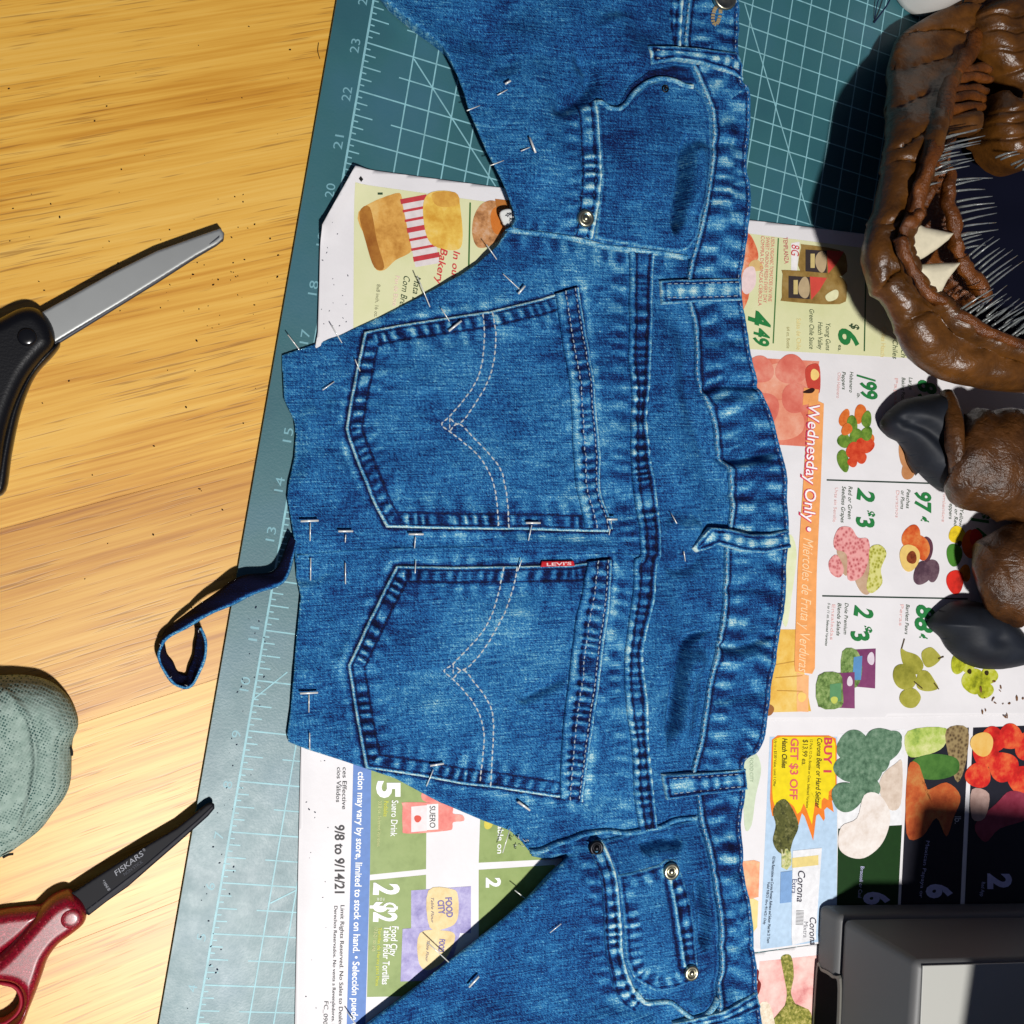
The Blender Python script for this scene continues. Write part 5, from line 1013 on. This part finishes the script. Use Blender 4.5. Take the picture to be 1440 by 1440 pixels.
ridge_s = catmull([(8, 966), (28, 985), (42, 1005), (49, 1035), (51, 1065), (46, 1100), (38, 1130), (27, 1160)], 5)
def h_sock(x, y, d):
    r = np.clip(d/46, 0, 1); k, _, _, _ = pdist(x, y, ridge_s)
    return 4+22*np.sqrt(np.clip(1-(1-r)**2, 0, 1))*(1-0.35*sm(1090, 1210, y))+2.0*np.exp(-(k/4)**2)+1.6*vnoise(x, y, 34, 4)+0.5*vnoise(x, y, 12, 6)
cloth("knit_fabric", so, h_sock, sock_mat(), sk, step=2, zplane=0.012, zbase=0, floor=0.2, under=4, rim=0)
for pts in ([(4, 1205), (12, 1201), (19, 1200)], [(99, 1050), (101, 1056), (101, 1062)]): loft("dark_lint", [(*P(x, y, 0.012)[:2], 0.013, 0.0006) for x, y in pts], plain("dark_lint", S(18, 20, 18), 0.9), sk, n=6, sub=3)

# ================================================================== creature mask
def clay(name, c1, c2, c3, rough=0.42, bs=260, bd=0.0016, vw=3.0):
    mt, nt, b = newmat(name); v = coords(nt)
    r = ramp(nt, [(0.3, c1), (0.5, c2), (0.7, c3)], noise(nt, v, 70, 5, 0.6)); nt.links.new(r.outputs[0], b.inputs["Base Color"])
    b.inputs["Roughness"].default_value = rough; b.inputs["Specular IOR Level"].default_value = 0.5
    vo = nt.nodes.new("ShaderNodeTexVoronoi"); vo.feature = 'DISTANCE_TO_EDGE'; vo.inputs["Scale"].default_value = 150; nt.links.new(coords(nt, (1, 1.6, 1)), vo.inputs["Vector"])
    h = math_(nt, 'ADD', noise(nt, v, bs, 5, 0.65), math_(nt, 'MULTIPLY', math_(nt, 'MINIMUM', vo.outputs["Distance"], 0.12), vw)); bumpn(nt, b, h, 0.55, bd); return mt
CLAY = clay("brown_latex", S(58, 34, 9), S(82, 49, 14), S(102, 62, 20), 0.32, 130, 0.0018, 0.35); CLAYR = clay("brown_latex_ridge", S(70, 36, 8), S(100, 54, 16), S(124, 70, 26), 0.26, 420, 0.0022, 0.6)
mk = thing("creature_mask", "hollow brown creature mask with two ivory fangs and clear spines", "mask", at(1330, 330, MAT_Z))
ST_ = [((1400, -40), (1440, -35)), ((1358, 2), (1408, 5)), ((1300, 34), (1388, 34)), ((1264, 62), (1368, 68)), ((1255, 105), (1348, 102)), ((1252, 150), (1332, 142)), ((1250, 200), (1322, 185)), ((1247, 240), (1312, 222)), ((1238, 288), (1298, 262)), ((1224, 330), (1287, 306)), ((1218, 366), (1276, 342)), ((1228, 400), (1288, 380)), ((1243, 420), (1304, 406)), ((1262, 455), (1332, 426)), ((1285, 498), (1358, 452)), ((1322, 525), (1395, 470)), ((1372, 538), (1440, 490)), ((1440, 545), (1500, 508)), ((1530, 545), (1570, 520))]
so_ = catmull(np.array([[*a, *b] for a, b in ST_], float), 8)
prof = [(0.75, 2), (0.62, 14), (0.40, 30), (0.16, 43), (0.03, 52), (0.0, 59), (0.06, 65), (0.18, 69), (0.34, 72), (0.52, 73), (0.70, 73), (0.82, 76), (0.90, 79), (0.97, 78), (1.02, 72), (1.04, 64), (1.02, 56)]
prof = catmull(np.array(prof), 3); V = []; Fc = []; NP = len(prof); NS = len(so_)
s_arc = np.r_[0, np.cumsum(np.hypot(np.diff(so_[:, 0]), np.diff(so_[:, 1])))]
GR = [75, 150, 205, 262, 318, 352, 430, 520, 590]
for i in range(NS):
    o_, n_i = so_[i, :2], so_[i, 2:]
    for j in range(NP):
        f_, z = prof[j]; p = o_+(n_i-o_)*f_
        gz = sum(-3.2*math.exp(-(((s_arc[i]-g_)+9*math.sin(f_*5+g_))/4.0)**2) for g_ in GR)*(1 if 0.02 < f_ < 0.85 else 0.2)
        zq_ = 0.22+0.78*float(sm(30, 230, np.array(o_[1]))); zz = z*zq_+gz+3.0*float(vnoise(np.array(s_arc[i]), np.array(f_*60.), 24, 11))+1.2*float(vnoise(np.array(s_arc[i]), np.array(f_*60.), 7, 12))+(2.2*float(vnoise(np.array(s_arc[i]), np.array(f_*60.), 5, 13)) if 0.78 < f_ < 1.0 else 0)
        w_ = P(p[0], p[1], min(z, 76)*zq_/1000+MAT_Z); V.append((w_[0], w_[1], MAT_Z+zz/1000))
for i in range(NS-1):
    for j in range(NP-1): Fc.append((i*NP+j, i*NP+j+1, (i+1)*NP+j+1, (i+1)*NP+j))
jaw = mesh("jaw_shell", V, Fc, CLAY, mk)
sd_ = jaw.modifiers.new("thickness", 'SOLIDIFY'); sd_.thickness = 0.003; sd_.offset = -1
def Mz(x, y, z): z = (z+24.5)*(0.22+0.78*float(sm(30, 230, np.array(float(y))))); return (*P(x, y, z/1000+MAT_Z)[:2], z/1000+MAT_Z)
def tube(name, pts, mat, bump=0.5, seed=0, n=10, sub=5, parent=None): return loft(name, [(*Mz(x, y, z), r/1000) for x, y, z, r in pts], mat, parent or mk, n=n, sub=sub, bump=bump, seed=seed)
tube("gum_ridge", [(1398, 8, 55, 3), (1380, 40, 57, 4), (1362, 75, 58, 4.5), (1345, 100, 58, 4), (1330, 135, 58, 4.5), (1322, 180, 57, 4), (1310, 225, 57, 4), (1295, 265, 57, 4.2), (1286, 300, 56, 4)], CLAYR, 0.9, 3)
tube("gum_ridge", [(1340, 190, 44, 2), (1322, 225, 46, 3), (1312, 258, 48, 3.2), (1300, 290, 48, 3)], CLAYR, 0.9, 4)
tube("inner_gum", [(1338, 236, 48, 2.4), (1334, 262, 49, 3.6), (1335, 290, 50, 3.8), (1342, 325, 50, 4), (1346, 350, 50, 3.8), (1352, 362, 50, 3.6)], CLAYR, 0.9, 5)
tube("inner_gum", [(1352, 362, 50, 3.4), (1358, 378, 50, 4.2), (1370, 396, 49, 4.4), (1382, 412, 48, 4.2), (1390, 420, 46, 2.4)], CLAYR, 0.9, 6)
tube("gum_ridge", [(1270, 330, 56, 2.4), (1276, 318, 58, 3.6), (1288, 305, 58, 3.4), (1298, 300, 57, 2)], CLAYR, 0.9, 7); tube("gum_ridge", [(1266, 335, 56, 3), (1270, 355, 57, 3.4), (1282, 374, 57, 3.2), (1292, 392, 56, 3.2), (1306, 412, 56, 3.2), (1326, 424, 55, 3)], CLAYR, 0.9, 8)
tube("gum_ridge", [(1326, 426, 54, 2.6), (1346, 440, 55, 3.6), (1372, 458, 56, 3.6), (1402, 472, 56, 3.4), (1445, 492, 55, 3.4)], CLAYR, 0.9, 9)
# gum web between jaw and inner gum
wb = catmull([(1322, 190), (1338, 200), (1340, 240), (1334, 290), (1344, 340), (1352, 372), (1380, 414), (1350, 440), (1318, 420), (1290, 380), (1280, 340), (1292, 295), (1308, 240)], 5, True)
cloth("gum_web", wb, lambda x, y, d: 58+1.5*vnoise(x, y, 14, 5)-4*np.clip(d/14, 0, 1), CLAYR, mk, step=3, zplane=MAT_Z+0.06, skirt=3, rim=0)
# mouth ribs in the upper gape
for a, b_, c_ in (((1344, 104), (1372, 96), (1392, 98)), ((1336, 116), (1366, 108), (1394, 112)), ((1330, 130), (1362, 126), (1388, 128)), ((1326, 143), (1360, 136), (1384, 140)), ((1320, 160), (1352, 153), (1382, 150))):
    tube("mouth_rib", [(*a, 50, 3.4), (*b_, 44, 3.4), (*c_, 36, 2.2)], CLAYR, 0.6, int(a[1]))
cloth("mouth_lobe", catmull([(1318, 165), (1350, 158), (1382, 156), (1380, 184), (1350, 188), (1318, 188)], 4, True), lambda x, y, d: 55+4*np.clip(d/10, 0, 1)+vnoise(x, y, 12, 4), CLAY, mk, step=3, zplane=MAT_Z+0.055, skirt=6, rim=4, rimdrop=2)
for pts, zt, nm in (([(1393, 10), (1420, -10), (1480, -20), (1500, 60), (1480, 130), (1440, 122), (1416, 92), (1400, 66), (1394, 44)], 52, 1), ([(1430, 118), (1440, 130), (1480, 140), (1490, 210), (1460, 232), (1432, 222), (1416, 200), (1408, 174), (1416, 146)], 50, 2)):
    pl_ = catmull(pts, 5, True)
    def hl(x, y, d, zt=zt, nm=nm):
        g_ = sum(-2.6*np.exp(-(((y-yy)-4*np.sin(x/9))/2.6)**2) for yy in ((20, 42, 68, 95) if nm == 1 else (152, 168, 190)))
        return zt-16+16*np.sqrt(np.clip(1-(1-np.clip(d/22, 0, 1))**2, 0, 1))+g_+1.6*vnoise(x, y, 10, nm)+(-18 if nm == 1 else 4)
    cloth("snout_lobe", pl_, hl, CLAY, mk, step=2.2, zplane=MAT_Z+(0.032 if nm == 1 else 0.052), skirt=14, rim=0)
shade_poly_ = catmull([(1262, 330), (1275, 250), (1290, 150), (1330, 60), (1400, 10), (1520, -10), (1560, 250), (1540, 480), (1440, 500), (1340, 470), (1290, 410)], 5, True)
cloth("mouth_shade_sheet", shade_poly_, lambda x, y, d: 14-6*np.clip(d/60, 0, 1)+2.5*vnoise(x, y, 40, 9), plain("mouth_shade_black", S(7, 9, 26), 0.9, spec=0.1), mk, step=5, zplane=MAT_Z+0.02, skirt=2, rim=0)  # added near-black sheet: the shade inside the mouth, put in as colour
IVORY = plain("ivory_resin", S(214, 204, 176), 0.42, spec=0.45, var=0.1, vs=160, bump=0.15, bs=700)
for pts in ([(1290, 312), (1302, 318), (1322, 322), (1344, 327), (1336, 337), (1320, 350), (1302, 362), (1282, 371), (1273, 358), (1268, 345), (1276, 326)], [(1286, 374), (1300, 371), (1326, 369), (1354, 368), (1345, 380), (1334, 394), (1326, 410), (1331, 414), (1324, 421), (1312, 418), (1300, 410), (1292, 394)]):
    cloth("fang", np.array(pts, float), lambda x, y, d: 77+4.5*np.sqrt(np.clip(1-(1-np.clip(d/15, 0, 1))**2, 0, 1)), IVORY, mk, step=1.8, zplane=MAT_Z+0.079, skirt=2.5, rim=0)
def spine_mat():
    mt, nt, b = newmat("clear_spine"); b.inputs["Base Color"].default_value = S(150, 154, 152); b.inputs["Roughness"].default_value = 0.16
    b.inputs["Transmission Weight"].default_value = 0.45; b.inputs["IOR"].default_value = 1.4
    nt.links.new(ramp(nt, [(0.3, S(110, 114, 112)), (0.7, S(160, 164, 160))], noise(nt, coords(nt), 200, 2)).outputs[0], b.inputs["Base Color"]); return mt
SPN = spine_mat(); rs = random.Random(3)
def spines(a, b, n, dx, dy, z0, ln=1.0):
    for k in range(n):
        f_ = (k+0.5)/n; bx = a[0]+(b[0]-a[0])*f_+rs.uniform(-3, 3); by = a[1]+(b[1]-a[1])*f_+rs.uniform(-3, 3); q = rs.uniform(0.75, 1.15)*ln
        ex = bx+dx*q; ey = by+dy*q+rs.uniform(-5, 5); z1 = z0+rs.uniform(-4, 12)
        tube("spine", [(bx, by, z0, 0.7), ((bx+ex)/2, (by+ey)/2-1, (z0+z1)/2+1, 0.52), (ex, ey, z1, 0.2)], SPN, 0, 0, 7, 2)
spines((1324, 192), (1306, 250), 10, 58, -14, 48); spines((1318, 205), (1298, 268), 6, 34, -12, 50)
spines((1340, 245), (1346, 338), 9, 56, -8, 50); spines((1346, 330), (1352, 356), 4, 34, -8, 50)
spines((1360, 356), (1392, 408), 8, 44, -30, 50); spines((1342, 432), (1430, 478), 11, 42, -26, 55); spines((1370, 436), (1440, 470), 9, 40, -30, 52); spines((1392, 216), (1446, 244), 5, 34, -14, 46)

# ================================================================== clawed fingers
CLAW = plain("slate_claw", S(26, 30, 38), 0.6, spec=0.3, var=0.25, vs=70, bump=0.45, bs=160)
FCLAY = clay("brown_latex_wrinkled", S(50, 28, 10), S(74, 44, 17), S(94, 58, 26), 0.34, 240, 0.0022, 0.9)
def G(x, y, z): return (*P(x, y, z/1000)[:2], z/1000)
f1 = thing("creature_finger", "wrinkled brown creature finger with slate claw, nearest the fanged mask", "prop finger", at(1380, 650, MAT_Z))
loft("finger_body", [(*G(1340, 640, 26), .017, .014), (*G(1352, 643, 28), .027, .021), (*G(1382, 648, 30), .031, .024), (*G(1430, 655, 31), .034, .026), (*G(1500, 662, 32), .034, .027), (*G(1560, 668, 32), .034, .027)], FCLAY, f1, n=36, sub=8, bump=0.14, seed=2)
hood = catmull([(1254, 596), (1260, 580), (1280, 562), (1304, 556), (1330, 554), (1348, 570), (1356, 610), (1354, 655), (1346, 690), (1334, 688), (1316, 672), (1300, 658), (1292, 640), (1280, 622), (1264, 612)], 5, True)
def hclaw(x, y, d): return 10+17*np.sqrt(np.clip(1-(1-np.clip(d/34, 0, 1))**2, 0, 1))+5*sm(1260, 1360, x)-5*np.exp(-(pdist(x, y, catmull([(1272, 592), (1300, 606), (1330, 640)], 4))[0]/9)**2)
cloth("claw", hood, hclaw, CLAW, f1, step=2, zplane=0.022, floor=5, under=2, rim=0)
loft("claw_tip", [(*G(1300, 655, 12), .008), (*G(1288, 645, 9), .006), (*G(1278, 634, 6), .003), (*G(1274, 628, 4.5), .0008)], plain("claw_dark", S(20, 22, 28), 0.4), f1, n=14)
loft("cuticle", [(*G(1332, 553, 22), .004), (*G(1342, 600, 35), .0055), (*G(1346, 650, 35), .0055), (*G(1342, 692, 16), .004)], FCLAY, f1, n=12, bump=0.5)
f2 = thing("creature_finger", "brown creature finger with slate claw, lying over the tomatillo print", "prop finger", at(1400, 850, MAT_Z))
loft("finger_body", [(*G(1376, 826, 22), .014, .012), (*G(1390, 822, 25), .024, .019), (*G(1420, 812, 28), .031, .024), (*G(1470, 802, 30), .034, .026), (*G(1550, 795, 30), .035, .027)], FCLAY, f2, n=36, sub=8, bump=0.14, seed=5)
hood2 = catmull([(1319, 879), (1334, 860), (1352, 848), (1376, 846), (1400, 852), (1420, 866), (1438, 884), (1456, 900), (1466, 918), (1458, 932), (1436, 940), (1404, 944), (1376, 938), (1352, 922), (1338, 900)], 5, True)
def hclaw2(x, y, d): return 6+22*np.sqrt(np.clip(1-(1-np.clip(d/40, 0, 1))**2, 0, 1))-3*np.exp(-(np.hypot(x-1388, y-896)/12)**2)
cloth("claw", hood2, hclaw2, CLAW, f2, step=2, zplane=0.018, floor=2, under=2, rim=0)
tube("claw_edge", [(1324, 882, -14, 1.5), (1340, 898, -14, 2.4), (1356, 922, -14, 2.2)], plain("claw_dark", S(20, 22, 28), 0.4), 0.2, 1, parent=f2)

# ================================================================== grey machine
GREY = plain("machine_grey", S(92, 92, 92), 0.5, spec=0.4, bump=0.08, bs=1200); TOPG = plain("machine_pale_panel", S(172, 172, 166), 0.45, spec=0.4, bump=0.06, bs=1200)
SLOT = plain("slot_black", S(4, 4, 7), 0.8, spec=0.1)
mc = thing("grey_machine", "grey plastic machine with pale top panel in the lower right corner", "machine", at(1300, 1400, MAT_Z))
HB_ = 0.072
def prism(name, lo, hi, mat, parent, bev=0.005, seg=4):
    bm = bmesh.new(); a = [bm.verts.new(p) for p in lo]; b = [bm.verts.new(p) for p in hi]; n = len(lo)
    bm.faces.new(b); bm.faces.new(a[::-1])
    for k in range(n): bm.faces.new((a[k], a[(k+1) % n], b[(k+1) % n], b[k]))
    bmesh.ops.recalc_face_normals(bm, faces=bm.faces)
    if bev: bmesh.ops.bevel(bm, geom=list(bm.edges), offset=bev, segments=seg, affect='EDGES', profile=0.5)
    me = bpy.data.meshes.new(name); bm.to_mesh(me); bm.free(); me.materials.append(mat)
    for p in me.polygons: p.use_smooth = True
    o = bpy.data.objects.new(name, me); COL.objects.link(o); adopt(o, parent); wn = o.modifiers.new("normals", 'WEIGHTED_NORMAL'); wn.keep_sharp = False; return o
zb_ = MAT_Z+0.0012
A_ = P(1150, 1270, zb_); B_ = P(1560, 1266, zb_); C_ = P(1580, 1620, zb_); D_ = P(1134, 1620, zb_)
A2 = P(1290, 1352, zb_+HB_); B2 = P(1640, 1344, zb_+HB_); C2 = P(1640, 1640, zb_+HB_); D2 = P(1268, 1660, zb_+HB_)
prism("machine_base", [D_, C_, B_, A_], [tuple(np.array(p)+(np.array(q)-np.array(p))*0.24) for p, q in zip((D_, C_, B_, A_), (D2, C2, B2, A2))], GREY, mc, 0.004)
ins_ = lambda p, q, f_: np.array(p)+(np.array(q)-np.array(p))*f_
cen = (A_+B_+C_+D_)/4
low = [ins_(ins_(p, q, 0.245), [cen[0], cen[1], ins_(p, q, 0.245)[2]], 0.006) for p, q in zip((D_, C_, B_, A_), (D2, C2, B2, A2))]
prism("machine_body", [tuple(p) for p in low], [tuple(D2), tuple(C2), tuple(B2), tuple(A2)], GREY, mc, 0.0045)
zt_ = zb_+HB_+0.0006
def panel(name, pts, mat, z, h=0.0012): 
    lo = [P(x, y, z) for x, y in pts]; return prism(name, [tuple(p) for p in lo], [(p[0], p[1], z+h) for p in lo], mat, mc, 0.0004, 2)
panel("top_panel", [(1296, 1357), (1620, 1348), (1620, 1640), (1284, 1640)][::-1], TOPG, zt_-0.0008)
za = 0.188   # overhanging arm of the machine, held by a pillar at its far end
prism("machine_arm", [(0.388, -0.20, za), (0.62, -0.20, za), (0.62, 0.162, za), (0.388, 0.162, za)], [(0.391, -0.20, za+0.02), (0.62, -0.20, za+0.02), (0.62, 0.158, za+0.02), (0.391, 0.158, za+0.02)], GREY, mc, 0.004)
prism("machine_pillar", [(0.53, -0.20, zb_+HB_-0.002), (0.61, -0.20, zb_+HB_-0.002), (0.61, 0.10, zb_+HB_-0.002), (0.53, 0.10, zb_+HB_-0.002)], [(0.53, -0.20, za+0.002), (0.61, -0.20, za+0.002), (0.61, 0.10, za+0.002), (0.53, 0.10, za+0.002)], GREY, mc, 0.004)
def wface(u, v, out=0.0007):
    p = ins_(A_, D_, u); q = ins_(A2, D2, u); r_ = ins_(p, q, v); n = np.cross(D_-A_, A2-A_); n /= np.linalg.norm(n); n = n if n[0] < 0 else -n; return r_+n*out
def wslot(name, pts, mat, out): 
    p = catmull(pts, 4, True); V = [wface(u, v, out) for u, v in p]+[wface(u, v, -0.002) for u, v in p]; k = len(p)
    return mesh(name, V, [tuple(range(k))]+[(i, (i+1) % k, k+(i+1) % k, k+i) for i in range(k)], mat, mc, False)
wslot("handle_slot", [(0.26, 0.08), (0.28, 0.04), (0.7, 0.04), (0.75, 0.1), (0.75, 0.2), (0.7, 0.26), (0.30, 0.26), (0.265, 0.2)], SLOT, 0.0009)
wslot("slot_rim", [(0.247, 0.08), (0.27, 0.02), (0.72, 0.02), (0.77, 0.1), (0.77, 0.21), (0.72, 0.285), (0.29, 0.285), (0.25, 0.21)], plain("slot_rim_grey", S(112, 110, 104), 0.4), 0.0006)

# ================================================================== white jar lid
jl = thing("white_jar", "white plastic jar at the top edge above the creature mask", "jar", at(1300, -25, MAT_Z))
WP = plain("white_plastic", S(226, 224, 218), 0.4, spec=0.45, bump=0.04, bs=700)
c = P(1290, -24, MAT_Z); c[2] = MAT_Z
lathe("jar_body", c, [(0.0195, 0.0), (0.0208, 0.0015), (0.0215, 0.006), (0.0222, 0.066), (0.0216, 0.071), (0.0200, 0.0735), (0.0180, 0.074), (0.0172, 0.0732), (0.012, 0.073), (0.00002, 0.073)], WP, jl, 48)
for r_ in (0.0165, 0.0125): lathe("lid_ring", (c[0], c[1], c[2]+0.073), [(r_, 0.0), (r_, 0.0009), (r_-0.0006, 0.0012), (r_-0.0012, 0.0009), (r_-0.0012, 0.0002)], plain("lid_ring_grey", S(150, 150, 146), 0.5), jl, 48)
tag(thread("black_thread", [(1229, 32, .004), (1238, 20, .006), (1248, 6, .010), (1258, -14, .012)], 0.0005, THREAD_DK), "black thread end sticking out beside the white jar", "thread")
tag(thread("black_thread", [(1230, 27, .004), (1233, 8, .006), (1239, -12, .008)], 0.00035, THREAD_DK), "finer black thread left of the white jar", "thread")

# ================================================================== pins
PINM = plain("pin_steel", S(226, 226, 220), 0.3, 0.2, spec=0.8); PINH = plain("pin_head_nickel", S(226, 224, 214), 0.3, 0.7)
def topz(x, y): return float(max(HB(np.array([float(x)]), np.array([float(y)]))[0], 0))
def pin(label, shaft, head=None, z=None, lift0=1.6, lift1=1.0, extra=()):
    V = []; Fc = []
    def tub(a, b, r):
        a = np.array(a); b = np.array(b); d = b-a; d /= np.linalg.norm(d); s_ = np.cross(d, [0, 0, 1.0]); s_ /= np.linalg.norm(s_)+1e-9; u = np.cross(s_, d); k0 = len(V); n = 8
        for q, rr in ((a, r), (b, r)):
            for k in range(n): t_ = 2*math.pi*k/n; V.append(q+(s_*math.cos(t_)+u*math.sin(t_))*rr)
        for k in range(n): Fc.append((k0+k, k0+(k+1) % n, k0+n+(k+1) % n, k0+n+k))
        Fc.append(tuple(k0+k for k in range(n))[::-1]); Fc.append(tuple(k0+n+k for k in range(n)))
    def pt(q, l):
        zz = (topz(*q)+l) if z is None else z; w_ = P(q[0], q[1], 0.011 if z is None else zz/1000+MAT_Z); return (w_[0], w_[1], MAT_Z+zz/1000)
    for s_ in [shaft]+list(extra): tub(pt(s_[0], lift0), pt(s_[1], lift1), 0.00028)
    if head: tub(pt(head[0], lift0+0.7), pt(head[1], lift0+0.7), 0.00058)
    c0 = np.array(V).mean(0)
    o = mesh("pin", np.array(V)-c0, Fc, PINM, None); o.location = c0
    return tag(o, label, "pin", "dressmaking pins holding the denim")
pin("pin crossing the upper leg edge above the crotch notch, higher one", [(652, 160), (672, 151)], lift0=2.5)
pin("pin crossing the upper leg edge just above the crotch notch", [(684, 237), (704, 229)], lift0=2.5)
pin("short pin in the upper leg, topmost of all pins", [(695, 138), (709, 130)], [(704, 124), (711, 120)], lift0=2.6)
pin("bright T-headed pin inside the upper leg panel", [(725, 218), (737, 213)], [(735, 201), (742, 223)], lift0=2.8)
pin("pin at the hem right below the crotch notch", [(682, 345), (698, 365)], lift0=2)
pin("long pin between upper crotch notch and upper back pocket", [(706, 386), (731, 408)], [(727, 414), (736, 403)], lift0=2)
pin("dark pin over the hem beside the Corn Bread print", [(586, 388), (606, 431)], lift0=2)
pin("pin with white crossbar on the upper pocket's top edge", [(620, 434), (635, 455)], [(630, 466), (647, 452)], lift0=3)
pin("dark pin over the hem left of the upper pocket corner", [(467, 457), (483, 481)], lift0=2)
pin("dark pin at the uppermost left hem corner", [(406, 470), (423, 491)], lift0=2)
pin("pin head glinting left of the upper pocket", [(455, 548), (472, 536)], lift0=2)
pin("T-pin at the left hem level with the upper pocket's bottom edge", [(437, 735), (437, 761)], [(423, 733), (448, 732)], extra=[[(438, 785), (439, 817)]], lift0=2)
pin("white-headed pin below the upper pocket's bottom left corner", [(487, 752), (487, 763)], [(476, 747), (497, 747)], extra=[[(487, 792), (488, 822)]], lift0=2)
pin("white-headed pin between the two pockets, left part", [(584, 755), (584, 771)], [(574, 751), (594, 751)], extra=[[(585, 789), (584, 819)]], lift0=2)
pin("T-pin on the upper pocket's bottom edge above the red tab", [(744, 738), (740, 760)], [(735, 735), (755, 735)], extra=[[(731, 787), (727, 806)]], lift0=3.2)
pin("T-pin at the upper pocket's lower mouth corner", [(854, 732), (853, 752)], [(846, 730), (861, 730)], lift0=4)
pin("small pin in the yoke above the middle belt loop", [(940, 721), (945, 736)], lift0=2)
pin("small pin in the yoke below the middle belt loop", [(957, 775), (962, 789)], lift0=2)
pin("T-pin at the left hem beside the lower pocket's point", [(435, 977), (436, 1003)], [(422, 975), (447, 974)], extra=[[(436, 1031), (437, 1056)]], lift0=2)
pin("white-headed pin at the lower pocket's bottom edge", [(609, 1082), (600, 1106)], [(604, 1076), (623, 1073)], lift0=3)
pin("bright pin head near the lower pocket's bottom right corner", [(726, 1127), (743, 1139)], [(727, 1126), (743, 1138)], lift0=2)
pin("dark pin poking over the green flyer below the jeans hem", [(716, 1164), (705, 1198)], lift0=2)
pin("pin poking out of the lower leg into the dark gap", [(724, 1252), (738, 1263)], z=9)
pin("pin over the tortilla print at the lower leg edge", [(601, 1325), (631, 1353)], z=9)
pin("short pin in the lower leg left of the front pocket", [(765, 1304), (780, 1291)], lift0=2)
pin("bright pin head in the lower leg, lowest in the denim", [(657, 1384), (670, 1368)], [(656, 1384), (669, 1368)], lift0=2)
pin("pin at the bottom end of the blue flyer strip", [(488, 1423), (500, 1440)], z=5)
pin("dark pin on the upper pocket's left edge", [(500, 505), (508, 521)], lift0=3)

# ================================================================== lint and crumbs
def bits(name, n, area, zf, mat, smin, smax, label, long=1.0, seed=1):
    r = random.Random(seed); V = []; Fc = []
    for _ in range(n):
        x, y = area(r); z = zf(x, y); w_ = P(x, y, z); a = r.uniform(0, 6.3); s = r.uniform(smin, smax)/1000; l = s*r.uniform(1, long); b = len(V)
        for k in range(5):
            t_ = 2*math.pi*k/5; dx = l*math.cos(t_)*r.uniform(.7, 1.2); dy = s*math.sin(t_)*r.uniform(.7, 1.2); V.append((w_[0]+dx*math.cos(a)-dy*math.sin(a), w_[1]+dx*math.sin(a)+dy*math.cos(a), z+0.0001))
        V.append((w_[0], w_[1], z+s*0.8)); Fc += [(b+k, b+(k+1) % 5, b+5) for k in range(5)]
    o = mesh(name, V, Fc, mat, None, False); return tag(o, label, "lint", kind="stuff")
LINT = plain("lint_dark", S(40, 22, 16), 0.9, spec=0.1); LINTB = plain("lint_blue", S(24, 34, 60), 0.9, spec=0.1)
def tarea(r):
    if r.random() < 0.55: return r.gauss(300, 60), r.gauss(390, 55)
    return r.uniform(0, 430), r.uniform(20, 900)
def tclip(r):
    for _ in range(50):
        x, y = tarea(r)
        if x < 470-y*0.17-12 and not (inside(np.array([x]), np.array([y]), b1)[0]) and x > 5: return x, y
    return 200, 200
bits("table_lint", 95, tclip, lambda x, y: 0.0, LINT, 0.16, 0.5, "dark lint specks scattered over the bare wood", 1.8, 2)
bits("mat_lint", 60, lambda r: (lambda y: (r.uniform(495-y*0.17, 540-y*0.17), y))(r.uniform(800, 1440)), lambda x, y: MAT_Z, LINTB, 0.12, 0.5, "dark lint specks on the bare edge of the cutting mat", 1.8, 3)
bits("paper_lint", 40, lambda r: (r.uniform(430, 480), r.uniform(1060, 1430)) if r.random() < .5 else (r.uniform(452, 495), r.uniform(300, 460)), lambda x, y: float((fd if y > 800 else fa).zf(np.array([float(x)]), np.array([float(y)]))[0])+0.0001, LINTB, 0.12, 0.35, "tiny fibres on the white flyer margins", 2.5, 4)
bits("brown_crumbs", 16, lambda r: (r.gauss(1398, 16), r.gauss(985, 14)), lambda x, y: float(fa.zf(np.array([float(x)]), np.array([float(y)]))[0])+0.0006, plain("crumb_brown", S(110, 70, 30), 0.7), 0.4, 1.0, "brown crumbs on the flyer below the creature finger", 3.0, 5)
tag(thread("brown_hair", [(448, 60, .0004), (447, 72, .0006), (450, 83, .0004)], 0.00016, LINT), "curved brown hair on the wood by the mat edge", "hair")
